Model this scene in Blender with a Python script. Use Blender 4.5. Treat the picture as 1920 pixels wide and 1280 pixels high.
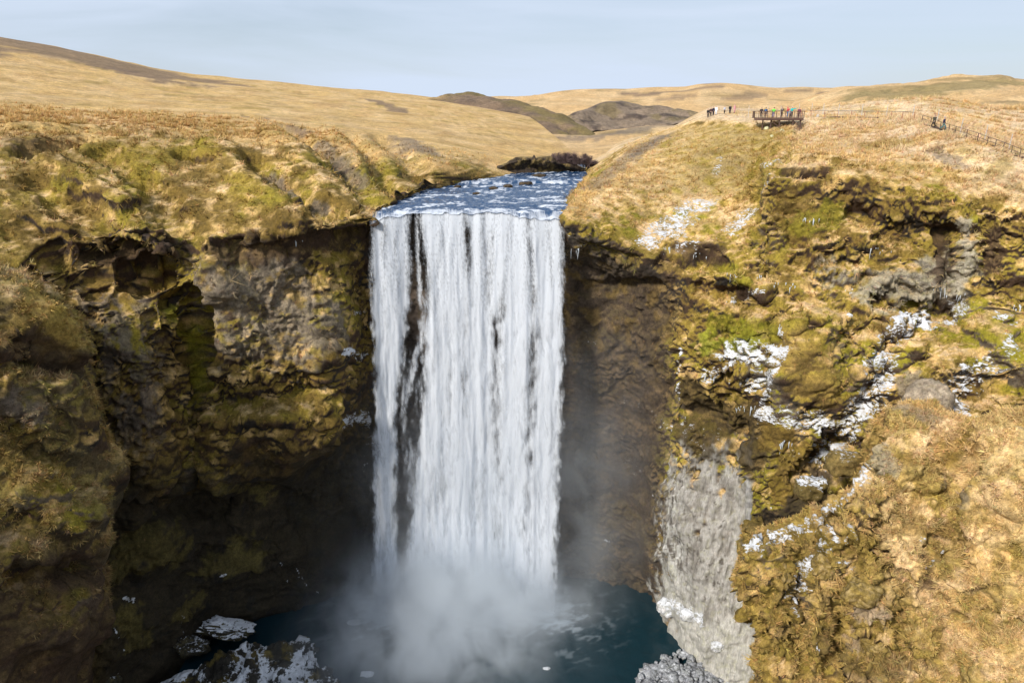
import bpy, bmesh, math, random
from concurrent.futures import ThreadPoolExecutor
import numpy as np
from mathutils import Vector, Matrix

for o in list(bpy.data.objects):
    bpy.data.objects.remove(o)
S = bpy.context.scene
COL = S.collection
R = math.radians

# ------------------------------------------------------------------ camera
CAM_Z, PITCH, F = 73.0, R(18.1), 1300.0          # F in pixels of a 1920 wide picture
cam = bpy.data.cameras.new('camera')
cam.sensor_width = 36.0
cam.lens = 36.0 * F / 1920.0
cam.clip_start, cam.clip_end = 0.5, 20000.0
camo = bpy.data.objects.new('camera', cam)
COL.objects.link(camo)
camo.location = (0, 0, CAM_Z)
camo.rotation_euler = (R(90) - PITCH, 0, 0)
S.camera = camo

# ------------------------------------------------------------------ sky and sun
SUN_EL, SUN_AZ = R(36), R(222)                   # azimuth clockwise from +Y
sun_dir = Vector((math.sin(SUN_AZ) * math.cos(SUN_EL), math.cos(SUN_AZ) * math.cos(SUN_EL), math.sin(SUN_EL)))
W = bpy.data.worlds.new('World')
S.world = W
W.use_nodes = True
nt = W.node_tree
nt.nodes.clear()
wo = nt.nodes.new('ShaderNodeOutputWorld')
bg = nt.nodes.new('ShaderNodeBackground')
bg.inputs['Strength'].default_value = 0.098
sk = nt.nodes.new('ShaderNodeTexSky')
sk.sky_type = 'NISHITA'
sk.sun_disc = False
sk.sun_elevation = SUN_EL
sk.sun_rotation = SUN_AZ
sk.dust_density = 1.0
sk.air_density = 1.0
tc = nt.nodes.new('ShaderNodeTexCoord')
mp = nt.nodes.new('ShaderNodeMapping')
mp.inputs['Scale'].default_value = (1.0, 1.6, 7.0)
mp.inputs['Rotation'].default_value = (0.05, 0.12, 0.4)
n1 = nt.nodes.new('ShaderNodeTexNoise')
n1.inputs['Scale'].default_value = 1.7
n1.inputs['Detail'].default_value = 7
n1.inputs['Roughness'].default_value = 0.52
n1.inputs['Distortion'].default_value = 0.5
rmp = nt.nodes.new('ShaderNodeMapRange')
rmp.inputs['From Min'].default_value = 0.34
rmp.inputs['From Max'].default_value = 0.64
rmp.inputs['To Min'].default_value = 0.55
rmp.inputs['To Max'].default_value = 1.0
mx = nt.nodes.new('ShaderNodeMix')
mx.data_type = 'RGBA'
mx.inputs['B'].default_value = (6.9, 7.95, 9.6, 1)   # thin high cloud
L_ = nt.links.new
L_(tc.outputs['Generated'], mp.inputs['Vector'])
L_(mp.outputs['Vector'], n1.inputs['Vector'])
L_(n1.outputs['Fac'], rmp.inputs['Value'])
L_(rmp.outputs['Result'], mx.inputs['Factor'])
L_(sk.outputs['Color'], mx.inputs['A'])
L_(mx.outputs['Result'], bg.inputs['Color'])
L_(bg.outputs['Background'], wo.inputs['Surface'])

sl = bpy.data.lights.new('sun', 'SUN')
sl.energy = 4.8
sl.angle = R(8.0)
sl.color = (1.0, 0.95, 0.87)
so = bpy.data.objects.new('sun', sl)
COL.objects.link(so)
so.rotation_euler = (-sun_dir).to_track_quat('-Z', 'Y').to_euler()

vs = S.view_settings
S.display_settings.display_device = 'sRGB'
vs.view_transform = 'Standard'
vs.look = 'None'
vs.gamma = 1.0
vs.exposure = 0.0
vs.use_curve_mapping = False
S.render.engine = 'CYCLES'
cy = S.cycles
cy.use_denoising = True
cy.max_bounces = 6
cy.diffuse_bounces = 3
cy.glossy_bounces = 2
cy.transmission_bounces = 2
cy.volume_bounces = 3
cy.transparent_max_bounces = 24
cy.volume_step_rate = 2.0
cy.volume_max_steps = 128

# ------------------------------------------------------------------ helpers
CP, SP = math.cos(PITCH), math.sin(PITCH)
def at(px, py, Y):
    """point seen at a picture position, at the real distance Y in front of the camera"""
    u = (640.0 - py) / F
    k = Y / (CP + u * SP)
    return ((px - 960.0) / F * k, Y, CAM_Z + (-SP + u * CP) * k)
def ray(px, py):
    return Vector(at(px, py, 1.0)) - Vector((0, 0, CAM_Z))
def project(P):
    dx, dy, dz = P[:, 0], P[:, 1], P[:, 2] - CAM_Z
    d = np.maximum(dy * CP - dz * SP, 0.01)
    u = (dy * SP + dz * CP) / d
    return 960 + F * dx / d, 640 - F * u, d

GR = np.array([[1,1,0],[-1,1,0],[1,-1,0],[-1,-1,0],[1,0,1],[-1,0,1],[1,0,-1],[-1,0,-1],
               [0,1,1],[0,-1,1],[0,1,-1],[0,-1,-1],[1,1,0],[0,-1,1],[-1,1,0],[0,-1,-1]], dtype=np.float32)
GX, GY, GZ = (np.ascontiguousarray(GR[:, k]) for k in range(3))
POOL = ThreadPoolExecutor(4)
def _perlin(p, seed):
    fl = np.floor(p)
    f = p - fl
    i = fl.astype(np.int32).view(np.uint32)
    w = f * f * f * (f * (f * 6 - 15) + 10)
    hs = []
    for k, m in enumerate((374761393, 668265263, 1274126177)):
        h0 = i[:, k] * np.uint32(m)
        hs.append((h0, h0 + np.uint32(m)))
    out = np.zeros(len(p), np.float32)
    sd = np.uint32(seed * 362437 & 0xFFFFFFFF)
    for a in (0, 1):
        fx = f[:, 0] - a
        wx = w[:, 0] if a else 1 - w[:, 0]
        for b in (0, 1):
            fy = f[:, 1] - b
            wxy = wx * (w[:, 1] if b else 1 - w[:, 1])
            hab = hs[0][a] + hs[1][b] + sd
            for c in (0, 1):
                h = hab + hs[2][c]
                h = (h ^ (h >> np.uint32(15))) * np.uint32(739982445)
                h = ((h ^ (h >> np.uint32(12))) >> np.uint32(5)) & np.uint32(15)
                g = GX[h] * fx + GY[h] * fy + GZ[h] * (f[:, 2] - c)
                out += wxy * (w[:, 2] if c else 1 - w[:, 2]) * g
    return out
def perlin(p, seed=0):
    p = np.asarray(p, dtype=np.float32)
    if len(p) < 20000:
        return _perlin(p, seed)
    return np.concatenate(list(POOL.map(lambda q: _perlin(q, seed), np.array_split(p, max(4, len(p) // 16000)))))
def fbm(p, octaves=4, seed=0, gain=0.5, lac=2.03):
    a, s, out = 1.0, 1.0, 0
    for k in range(octaves):
        out = out + a * perlin(p * s, seed + 17 * k)
        a *= gain
        s *= lac
    return out
def sstep(a, b, x):
    t = np.clip((x - a) / (b - a), 0, 1)
    return t * t * (3 - 2 * t)
def lerp(a, b, t):
    return a + (b - a) * t
def mixc(c, col, w):
    return c + (np.asarray(col, np.float32)[None, :] - c) * w[:, None]

def basis(n, counts, tension=0.40):
    """cardinal spline basis (dense x n) with counts samples per interval"""
    rows, par = [], []
    for i in range(n - 1):
        for s in range(counts[i]):
            t = s / counts[i]
            par.append(i + t)
            r = np.zeros(n)
            h00, h10 = 2*t**3 - 3*t**2 + 1, t**3 - 2*t**2 + t
            h01, h11 = -2*t**3 + 3*t**2, t**3 - t**2
            r[i] += h00
            r[i+1] += h01
            for k, h in ((i, h10), (i+1, h11)):
                a, b = max(k - 1, 0), min(k + 1, n - 1)
                r[b] += h * tension
                r[a] -= h * tension
            rows.append(r)
    r = np.zeros(n)
    r[-1] = 1
    rows.append(r)
    par.append(n - 1.0)
    return np.array(rows), np.array(par)

def new_mesh(name, V, Q, col=None, extra=None, smooth=True, uvs=None):
    me = bpy.data.meshes.new(name)
    V = np.ascontiguousarray(V, np.float32)
    Q = np.ascontiguousarray(Q, np.int32)
    k = Q.shape[1]
    me.vertices.add(len(V))
    me.vertices.foreach_set('co', V.ravel())
    me.loops.add(Q.size)
    me.loops.foreach_set('vertex_index', Q.ravel())
    me.polygons.add(len(Q))
    me.polygons.foreach_set('loop_start', np.arange(0, Q.size, k, dtype=np.int32))
    me.polygons.foreach_set('loop_total', np.full(len(Q), k, np.int32))
    me.polygons.foreach_set('use_smooth', np.full(len(Q), smooth, bool))
    me.update(calc_edges=True)
    if col is not None:
        a = me.attributes.new('Col', 'FLOAT_COLOR', 'POINT')
        c4 = np.ones((len(V), 4), np.float32)
        c4[:, :3] = np.clip(col, 0, 1)
        a.data.foreach_set('color', c4.ravel())
    for nm, arr in (extra or {}).items():
        a = me.attributes.new(nm, 'FLOAT', 'POINT')
        a.data.foreach_set('value', np.ascontiguousarray(arr, np.float32))
    me.validate()
    return me
def link(name, me, mat=None, parent=None):
    o = bpy.data.objects.new(name, me)
    COL.objects.link(o)
    if mat is not None:
        me.materials.clear()
        me.materials.append(mat)
    if parent is not None:
        o.parent = parent
    return o
def tag(o, label=None, cat=None, group=None, kind=None):
    for k, v in (('label', label), ('category', cat), ('group', group), ('kind', kind)):
        if v:
            o[k] = v
    return o
def empty(name, loc=(0, 0, 0), rz=0):
    o = bpy.data.objects.new(name, None)
    COL.objects.link(o)
    o.location = loc
    o.rotation_euler = (0, 0, rz)
    o.empty_display_size = 0.2
    return o
def grid_quads(nc, nr):
    idx = np.arange(nc * nr).reshape(nc, nr)
    return np.stack([idx[:-1, :-1], idx[1:, :-1], idx[1:, 1:], idx[:-1, 1:]], -1).reshape(-1, 4)
def grid_normals(P):
    du = np.gradient(P, axis=0)
    dv = np.gradient(P, axis=1)
    n = np.cross(du, dv)
    n /= np.maximum(np.linalg.norm(n, axis=2, keepdims=True), 1e-9)
    return n

# ------------------------------------------------------------------ materials
def base_mat(name):
    m = bpy.data.materials.new(name)
    m.use_nodes = True
    b = m.node_tree.nodes['Principled BSDF']
    return m, m.node_tree, b
def plain(name, col, rough=0.7, metal=0.0, var=0.25, scale=6.0):
    m, t, b = base_mat(name)
    tcn = t.nodes.new('ShaderNodeTexCoord')
    nz = t.nodes.new('ShaderNodeTexNoise')
    nz.inputs['Scale'].default_value = scale
    nz.inputs['Detail'].default_value = 5
    mr = t.nodes.new('ShaderNodeMapRange')
    mr.inputs['From Min'].default_value = 0.3
    mr.inputs['From Max'].default_value = 0.7
    mr.inputs['To Min'].default_value = 1 - var
    mr.inputs['To Max'].default_value = 1 + var
    mm = t.nodes.new('ShaderNodeMix')
    mm.data_type = 'RGBA'
    mm.blend_type = 'MULTIPLY'
    mm.inputs['Factor'].default_value = 1
    mm.inputs['A'].default_value = (*col, 1)
    t.links.new(tcn.outputs['Object'], nz.inputs['Vector'])
    t.links.new(nz.outputs['Fac'], mr.inputs['Value'])
    t.links.new(mr.outputs['Result'], mm.inputs['B'])
    t.links.new(mm.outputs['Result'], b.inputs['Base Color'])
    b.inputs['Roughness'].default_value = rough
    b.inputs['Metallic'].default_value = metal
    return m
def terrain_mat():
    m, t, b = base_mat('terrain')
    k = t.links.new
    def node(kind, **kw):
        n = t.nodes.new(kind)
        for q, v in kw.items():
            if q.startswith('op_'):
                setattr(n, q[3:], v)
            else:
                n.inputs[q.replace('_', ' ')].default_value = v
        return n
    def attr(nm):
        n = t.nodes.new('ShaderNodeAttribute'); n.attribute_name = nm
        return n.outputs['Fac'], n.outputs['Color']
    def noise(vec, scale, detail, rough):
        n = node('ShaderNodeTexNoise', Scale=scale, Detail=detail, Roughness=rough)
        k(vec, n.inputs['Vector'])
        return n.outputs['Fac']
    def rng_(v, a0, a1, b0, b1, smooth=False):
        n = node('ShaderNodeMapRange', From_Min=a0, From_Max=a1, To_Min=b0, To_Max=b1)
        if smooth:
            n.interpolation_type = 'SMOOTHSTEP'
        k(v, n.inputs['Value'])
        return n.outputs['Result']
    def math_(op, x, y):
        n = t.nodes.new('ShaderNodeMath'); n.operation = op
        for q, v in ((0, x), (1, y)):
            if isinstance(v, (int, float)):
                n.inputs[q].default_value = v
            else:
                k(v, n.inputs[q])
        return n.outputs[0]
    def mix(fac, A, B, blend='MIX'):
        n = t.nodes.new('ShaderNodeMix'); n.data_type = 'RGBA'; n.blend_type = blend
        for nm, v in (('Factor', fac), ('A', A), ('B', B)):
            if isinstance(v, (int, float)):
                n.inputs[nm].default_value = v
            elif isinstance(v, tuple):
                n.inputs[nm].default_value = (*v, 1)
            else:
                k(v, n.inputs[nm])
        return n.outputs['Result']
    geo = t.nodes.new('ShaderNodeNewGeometry')
    pos = geo.outputs['Position']
    _, col = attr('Col')
    ice, _ = attr('ice')
    snow, _ = attr('snow')
    na = noise(pos, 2.6, 9, 0.74)
    nb = noise(pos, 0.5, 6, 0.62)
    nc = noise(pos, 7.5, 5, 0.7)
    v = math_('MULTIPLY', rng_(na, 0.34, 0.66, 0.58, 1.5), rng_(nb, 0.35, 0.65, 0.78, 1.2))
    v = math_('MULTIPLY', v, rng_(nc, 0.33, 0.67, 0.72, 1.28))
    nd = noise(pos, 0.085, 7, 0.68)
    v = math_('MULTIPLY', v, rng_(nd, 0.33, 0.67, 0.80, 1.2))
    v = math_('MULTIPLY', v, rng_(noise(pos, 0.24, 6, 0.72), 0.54, 0.66, 1.0, 0.78))
    mv = t.nodes.new('ShaderNodeMapping')
    mv.inputs['Scale'].default_value = (3.4, 3.4, 0.45)
    k(pos, mv.inputs['Vector'])
    vi = math_('MULTIPLY', rng_(noise(mv.outputs[0], 1.6, 8, 0.7), 0.36, 0.64, 0.68, 1.3), rng_(nd, 0.35, 0.65, 0.85, 1.15))
    grain = mix(ice, v, vi)
    c1 = mix(1.0, col, grain, 'MULTIPLY')
    # warmer and greener wisps
    hue = noise(pos, 1.1, 7, 0.7)
    c1 = mix(rng_(hue, 0.50, 0.66, 0.0, 0.5), c1, mix(1.0, c1, (0.92, 0.92, 0.62), 'MULTIPLY'))
    c1 = mix(rng_(hue, 0.48, 0.34, 0.0, 0.5), c1, mix(1.0, c1, (1.05, 0.97, 0.9), 'MULTIPLY'))
    # snow lying in dashes on small ledges
    mp_ = t.nodes.new('ShaderNodeMapping')
    mp_.inputs['Scale'].default_value = (0.8, 0.8, 1.9)
    mp_.inputs['Rotation'].default_value = (0.1, 0.35, 0.2)
    k(pos, mp_.inputs['Vector'])
    ns = math_('ADD', math_('MULTIPLY', noise(mp_.outputs[0], 3.0, 9, 0.68), 0.72), math_('MULTIPLY', noise(pos, 0.8, 3, 0.5), 0.28))
    sep = t.nodes.new('ShaderNodeSeparateXYZ')
    k(geo.outputs['Normal'], sep.inputs[0])
    sv = math_('ADD', ns, math_('MULTIPLY', sep.outputs['Z'], 0.10))
    th = rng_(snow, 0, 1, 0.84, 0.42)
    sf = rng_(math_('SUBTRACT', sv, th), -0.02, 0.055, 0, 0.95, True)
    c2 = mix(sf, c1, mix(rng_(nc, .35, .65, 0, 1), (0.60, 0.62, 0.66), (0.80, 0.81, 0.84)))
    k(c2, b.inputs['Base Color'])
    k(rng_(math_('MAXIMUM', ice, sf), 0, 1, 0.92, 0.5), b.inputs['Roughness'])
    bp = node('ShaderNodeBump', Strength=0.85, Distance=0.22)
    k(math_('ADD', math_('ADD', na, math_('MULTIPLY', nc, 0.35)), math_('MULTIPLY', sf, 0.25)), bp.inputs['Height'])
    k(bp.outputs['Normal'], b.inputs['Normal'])
    b.inputs['Specular IOR Level'].default_value = 0.25
    return m
M_TER = terrain_mat()
def blade_mat():
    m, t, b = base_mat('dry_grass_blades')
    at_ = t.nodes.new('ShaderNodeAttribute')
    at_.attribute_name = 'Col'
    t.links.new(at_.outputs['Color'], b.inputs['Base Color'])
    b.inputs['Roughness'].default_value = 0.85
    b.inputs['Specular IOR Level'].default_value = 0.15
    return m
M_BLADE = blade_mat()

# palette: real base colours
GOLD = (0.53, 0.345, 0.135)
STRAW = (0.64, 0.445, 0.240)
OLIVE = (0.245, 0.175, 0.028)
MOSS = (0.215, 0.190, 0.014)
UMBER = (0.170, 0.108, 0.024)
SOIL = (0.060, 0.036, 0.022)
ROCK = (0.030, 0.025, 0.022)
TUFF = (0.20, 0.162, 0.120)
GREY = (0.36, 0.32, 0.25)
SCREE = (0.160, 0.128, 0.104)
HEATH = (0.190, 0.128, 0.082)
SNOW = (0.80, 0.82, 0.86)
ICE = (0.42, 0.41, 0.38)

# ------------------------------------------------------------------ terrain sheets
class Sheet:
    """a sheet of land lofted through surveyed control points, then roughened"""
    def __init__(self, cols, dens=1.0, maxstep=6.0, tension=0.40):
        P = np.array([[(p if len(p) == 3 else p[:3]) for p in c] for c in cols], float)
        nC, nR, _ = P.shape
        px, py, d = project(P.reshape(-1, 3))
        sx, sy = (px * 1024 / 1920).reshape(nC, nR), (py * 1024 / 1920).reshape(nC, nR)
        inside = (px > -120) & (px < 2040) & (py > -50) & (py < 1330)
        inside = inside.reshape(nC, nR)
        cr, cc = [], []
        for i in range(nR - 1):
            L = np.hypot(sx[:, i+1] - sx[:, i], sy[:, i+1] - sy[:, i])
            ins = inside[:, i] | inside[:, i+1]
            v = np.percentile(L[ins], 70) if ins.any() else 8
            cr.append(int(np.clip(v * dens * 1.05, 4, 260)))
        for j in range(nC - 1):
            L = np.hypot(sx[j+1] - sx[j], sy[j+1] - sy[j])
            ins = inside[j] | inside[j+1]
            v = np.percentile(L[ins], 70) if ins.any() else 14
            cc.append(int(np.clip(v * dens * 1.05, 4, 260)))
        Br, self.rp = basis(nR, cr, tension)
        Bc, self.cp = basis(nC, cc, tension)
        D = np.einsum('ai,ijk->ajk', Bc, P)
        D = np.einsum('bj,ajk->abk', Br, D)
        self.P = D
        self.nc, self.nr = D.shape[:2]
        self.RP = np.repeat(self.rp[None, :], self.nc, 0).ravel()
        self.CPAR = np.repeat(self.cp[:, None], self.nr, 1).ravel()
        n = grid_normals(self.P)
        vdir = np.array([0, 0, CAM_Z]) - self.P
        self.flip = np.median((n * vdir).sum(2)) < 0
    def normals(self):
        n = grid_normals(self.P)
        return -n if self.flip else n
    def flat(self):
        return self.P.reshape(-1, 3)
    def spacing(self):
        a = np.linalg.norm(np.gradient(self.P, axis=0), axis=2)
        b = np.linalg.norm(np.gradient(self.P, axis=1), axis=2)
        return np.maximum(a, b).ravel()
    def smooth_normals(self, it=6):
        n = self.normals()
        for _ in range(it):
            n[1:-1] = (n[:-2] + 2 * n[1:-1] + n[2:]) / 4
            n[:, 1:-1] = (n[:, :-2] + 2 * n[:, 1:-1] + n[:, 2:]) / 4
        return n / np.maximum(np.linalg.norm(n, axis=2, keepdims=True), 1e-9)
    def rough(self, amp, seed, layers, strata=0.0, droop=0.25, steep_only=True, terrace=None):
        """layers: (wavelength, amplitude, kind, vertical squash)"""
        p = self.flat()
        n = self.smooth_normals().reshape(-1, 3)
        sp = self.spacing()
        steep = 1 - np.clip(np.abs(n[:, 2]), 0, 1)
        k = amp * (0.35 + 0.65 * sstep(0.1, 0.5, steep)) if steep_only else amp
        tot = np.zeros(len(p))
        low = np.zeros(len(p))
        wp = np.stack([perlin(p / 3.1, seed + 501), perlin(p / 3.1, seed + 502), perlin(p / 3.1, seed + 503)], 1) * 1.5
        mod = 0.35 + 1.3 * sstep(-0.35, 0.4, perlin(p / 6.5, seed + 504) + 0.5 * perlin(p / 2.7, seed + 505))
        for q, (wl, am, kind, sq) in enumerate(layers):
            w = sstep(1.2, 2.6, wl / np.maximum(sp, 1e-6))
            if w.max() <= 0:
                continue
            pp = (p + wp * min(wl / 3.0, 1.0)) / wl * np.array([1, 1, sq])
            v = perlin(pp, seed + 31 * q)
            if kind == 'billow':
                v = np.abs(v) * 2.0 - 0.42
            elif kind == 'ridge':
                v = 0.35 - np.abs(v) * 2.0
            t = am * v * w
            if wl < 3.0:
                t = t * mod
            tot += t
            if wl > 0.8:
                low += t
        if strata:
            z = p[:, 2] + 2.2 * perlin(p / 14.0, seed + 900) + 0.06 * p[:, 0]
            q = perlin(np.stack([z / 2.6, p[:, 0] / 40, p[:, 1] / 40], 1), seed + 901) \
                + 0.5 * perlin(np.stack([z / 0.9, p[:, 0] / 14, p[:, 1] / 14], 1), seed + 902)
            tot += strata * q * sstep(0.35, 0.75, steep) * sstep(-0.3, 0.3, perlin(p / 9.0, seed + 903)) * 1.6
        if terrace is not None:
            zz = p[:, 2] + 0.55 * perlin(p / 4.0, seed + 910) + 0.16 * perlin(p / 1.1, seed + 912)
            q = perlin(np.stack([zz / 0.42, p[:, 0] / 9, p[:, 1] / 9], 1), seed + 911)
            tot += terrace * q * sstep(0.06, 0.2, steep) * (1 - sstep(0.55, 0.8, steep)) / np.maximum(k, .05)
        tot = tot * k
        p2 = p + n * tot[:, None]
        p2[:, 2] -= droop * np.clip(low * k, 0, 9) * sstep(0.3, 0.8, steep)
        self.bump = tot
        self.P = p2.reshape(self.P.shape)
        self._pj = project(self.flat())
    def sculpt(self, items):
        """push buttresses out of the land and cut gullies into it"""
        n = self.smooth_normals(3).reshape(-1, 3)
        d = np.zeros(len(n))
        for q, (pts, r, h) in enumerate(items):
            d += h * self.line(pts, r, 600 + q, 0.45, soft=True)
        self.P = self.P + (n * d[:, None]).reshape(self.P.shape)
        self._pj = project(self.flat())
    def find(self, px, py):
        if not hasattr(self, '_pj'):
            self._pj = project(self.flat())
        ax, ay, d = self._pj
        e = (ax - px) ** 2 + (ay - py) ** 2
        near = np.where(e < max(e.min() * 4, 36))[0]
        return self.flat()[near[np.argmin(d[near])]]
    def line(self, pts, radius, seed=0, ragged=0.5, soft=False, feather=False):
        """0..1 nearness to a line through picked places on this land (radius in metres)"""
        P = self.flat()
        Q = np.array([self.find(*q) for q in pts])
        best = np.full(len(P), 1e9)
        if len(Q) == 1:
            best = np.linalg.norm(P - Q[0], axis=1)
        for a, b in zip(Q[:-1], Q[1:]):
            ab = b - a
            t = np.clip(((P - a) @ ab) / max(ab @ ab, 1e-9), 0, 1)
            best = np.minimum(best, np.linalg.norm(P - (a + t[:, None] * ab), axis=1))
        e = best / radius
        nearm = e < 2.2
        out = np.zeros(len(P), np.float32)
        if nearm.any():
            r = ragged * (fbm(P[nearm] / (radius * 0.7), 4, seed + 77) * 1.4)
            out[nearm] = 1 - (sstep(0.15, 1.15, e[nearm] + r * 0.6) if soft else sstep(0.35, 1.25, e[nearm] + 0.5 * r) if feather else sstep(0.6, 1.05, e[nearm] + r))
        return out
    def build(self, name, col, ice=None, kind='structure', mat=None, snow=None):
        Q = grid_quads(self.nc, self.nr)
        if self.flip:
            Q = Q[:, ::-1]
        self.col = np.clip(col, 0.005, 0.95)
        self.ice = np.zeros(len(self.flat())) if ice is None else ice
        self.snow = np.zeros(len(self.flat())) if snow is None else np.clip(snow, 0, 1)
        me = new_mesh(name, self.flat(), Q, self.col, {'ice': self.ice, 'snow': self.snow})
        o = link(name, me, mat or M_TER)
        o['kind'] = kind
        self.obj = o
        return o

def land_colour(s, seed, golden=0.5, mossy=0.5, flat_at=0.62):
    """grass on what is flat, moss and wiry turf on slopes, soil and rock where it hangs over"""
    p = s.flat()
    n = s.normals().reshape(-1, 3)
    nz = n[:, 2]
    a = fbm(p / 9.0, 4, seed)
    b = fbm(p / 2.2, 4, seed + 5)
    c = fbm(p / np.array([1.1, 1.1, 0.5]), 3, seed + 9)
    d = fbm(p / 22.0, 3, seed + 13)
    turf = np.empty((len(p), 3), np.float32)
    turf[:] = UMBER
    turf = mixc(turf, OLIVE, sstep(-0.35, 0.25, a + 0.5 * b + mossy * 0.6 - 0.3))
    turf = mixc(turf, MOSS, sstep(0.15, 0.6, a - 0.4 * b + d * 0.6) * mossy)
    turf = mixc(turf, GOLD, sstep(-0.15, 0.55, b + 0.45 * c + 0.4 * d + (golden - 0.5) * 1.6 + 0.25 * (nz - 0.45)))
    flat = mixc(np.repeat(np.array([GOLD], np.float32), len(p), 0), STRAW, sstep(-0.3, 0.5, b + 0.6 * d))
    flat = mixc(flat, OLIVE, 0.55 * sstep(0.25, 0.65, a + 0.5 * c))
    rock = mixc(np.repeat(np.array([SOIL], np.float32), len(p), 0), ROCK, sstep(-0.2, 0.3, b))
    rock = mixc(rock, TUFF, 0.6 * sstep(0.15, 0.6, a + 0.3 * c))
    col = mixc(turf, (0, 0, 0), np.zeros(len(p)))
    w = sstep(flat_at, flat_at + 0.22, nz + 0.15 * b)
    col = col + (flat - col) * w[:, None]
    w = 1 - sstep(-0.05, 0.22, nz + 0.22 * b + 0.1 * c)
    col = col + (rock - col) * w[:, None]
    return col

def snow_dashes(s, w, seed, size=(1.1, 1.1, 0.35), thr=0.10, need_up=0.12):
    p = s.flat()
    n = s.normals().reshape(-1, 3)
    q = fbm(p / np.array(size), 4, seed)
    return w * sstep(thr, thr + 0.12, q + 0.25 * (n[:, 2] - need_up)) 

CL = [(12.0, 1.5, 'n', 0.8), (5.2, 1.1, 'n', 0.9), (2.7, 0.60, 'n', 1.0), (2.3, 0.46, 'ridge', 1.15), (1.15, 0.34, 'billow', 1.1),
      (0.8, 0.20, 'ridge', 1.15), (0.5, 0.17, 'billow', 1.0), (0.32, 0.09, 'n', 1.0)]

GL = [(12.0, 1.5, 'n', 0.8), (5.2, 1.5, 'n', 0.9), (2.7, 0.75, 'n', 1.0), (1.5, 0.36, 'billow', 1.0), (0.75, 0.17, 'billow', 1.0), (0.4, 0.06, 'n', 1.0)]
# ---- left side of the gorge, from the pool up to the skyline of the left hill
def col_l(px, ys, rows, pxs=None):
    out = []
    for k, (py, Y) in enumerate(rows):
        x = px if pxs is None or k not in pxs else pxs[k]
        out.append(at(x, py, Y))
    x, y, z = out[0]
    first = (x, y + 1.0, -4.0)
    x, y, z = out[-1]
    back = (x * 1.15, y + 130.0, z - 22.0)
    return [first] + out + [back]
def col_w(y0, k):  # valley wall out of view, added and raised to shade the lower left
    zs = [-4, 4, 14, 24, 34, 44, 52, 60, 66, 69, 72, 75, 79, 86, 70]
    xs = [-58, -60, -62, -63, -64, -65.5, -67, -70, -70, -75, -84, -100, -150, -280, -420]
    return [(x, y0 - k * q, z) for q, (x, z) in enumerate(zip(xs, zs))]
Lc = [
 col_w(-40, 1.0),
 col_w(-5, 0.0),
 col_w(25, -1.0),
 col_l(-900, 0, [(1100,44),(1000,46),(900,47.5),(800,49),(700,50.5),(600,52.5),(490,55.5),(420,56),(365,61),(305,70),(242,86),(170,140),(0,300)]),
 col_l(-550, 0, [(1120,52),(1020,54),(920,55.5),(820,57),(700,58.5),(600,60),(490,63.5),(425,63.5),(365,70),(305,79),(244,94),(170,150),(20,340)]),
 col_l(-250, 0, [(1150,58),(1050,60),(950,61.5),(850,63),(700,65),(600,67),(490,70),(425,70),(360,77),(300,88),(242,101),(170,165),(40,370)]),
 col_l(0, 0, [(1200,65),(1080,67),(950,69),(830,70.5),(700,72),(580,73.2),(500,74.5),(440,78.0),(370,84),(300,93),(228,110),(170,190),(72,400)]),
 col_l(150, 0, [(1220,70),(1100,72),(980,74),(850,75),(700,76),(580,77),(495,79.0),(440,81.5),(370,88),(300,97),(238,115),(180,200),(97,420)]),
 col_l(230, 0, [(1215,73),(1095,75),(970,76.5),(850,76.5),(700,77.5),(590,79),(508,82.6),(448,80.8),(375,87.5),(305,98),(236,117),(186,206),(114,430)]),
 col_l(300, 0, [(1205,76),(1090,78),(960,79),(850,79),(700,79.5),(580,80.5),(508,83.4),(464,81.4),(385,88),(310,99),(236,118),(190,210),(130,440)]),
 col_l(372, 0, [(1185,81),(1080,83),(960,84),(860,83.5),(710,84),(600,84.5),(525,83),(462,84.5),(375,91.5),(310,102),(245,121),(195,215),(142,450)]),
 col_l(410, 0, [(1170,83),(1070,85),(950,85.5),(860,81.5),(710,81.5),(600,82.5),(520,82.8),(448,85.2),(370,92.5),(310,103),(248,121),(198,217),(146,460)]),
 col_l(480, 0, [(1145,86),(1050,88),(940,88),(855,82.0),(720,82.3),(600,83.7),(505,85.6),(446,85),(370,93),(312,104),(255,122),(200,220),(153,470)]),
 col_l(560, 0, [(1115,89.5),(1020,91.5),(930,91),(850,83.8),(720,84.2),(600,86),(485,88.2),(432,87),(370,95),(320,106),(265,124),(210,225),(160,490)]),
 col_l(618, 0, [(1098,92),(1010,94),(910,94),(810,87),(710,86.5),(600,87.8),(480,89.8),(424,88.7),(372,97),(324,108),(275,125),(213,228),(165,500)]),
 col_l(660, 0, [(1088,94.5),(1000,96),(900,96.5),(800,93.5),(690,92),(600,91.5),(480,93),(418,90.5),(375,100),(328,112),(284,127),(217,232),(168,510)]),
 col_l(700, 0, [(1078,97),(950,98),(850,98),(750,97.5),(650,97),(550,96.5),(450,95),(408,92.6),(372,105),(335,122),(298,145),(235,235),(176,520)], {8:746,9:784,10:862,11:812,12:750}),
 col_l(706, 0, [(1078,97.5),(950,98.4),(850,98.4),(750,98),(650,97.6),(550,97),(452,96),(414,93.0),(357,116),(341,131),(326,150),(286,190),(190,480)], {8:774,9:850,10:958,11:1000,12:850}),
 col_l(730, 0, [(1080,99),(952,99.4),(852,99.4),(752,99),(652,98.6),(555,98),(460,97),(428,94.5),(368,117),(352,132),(336,151),(300,189),(215,440)], {8:782,9:858,10:966,11:1085,12:980}),
]
L = Sheet(Lc, dens=0.72)
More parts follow.
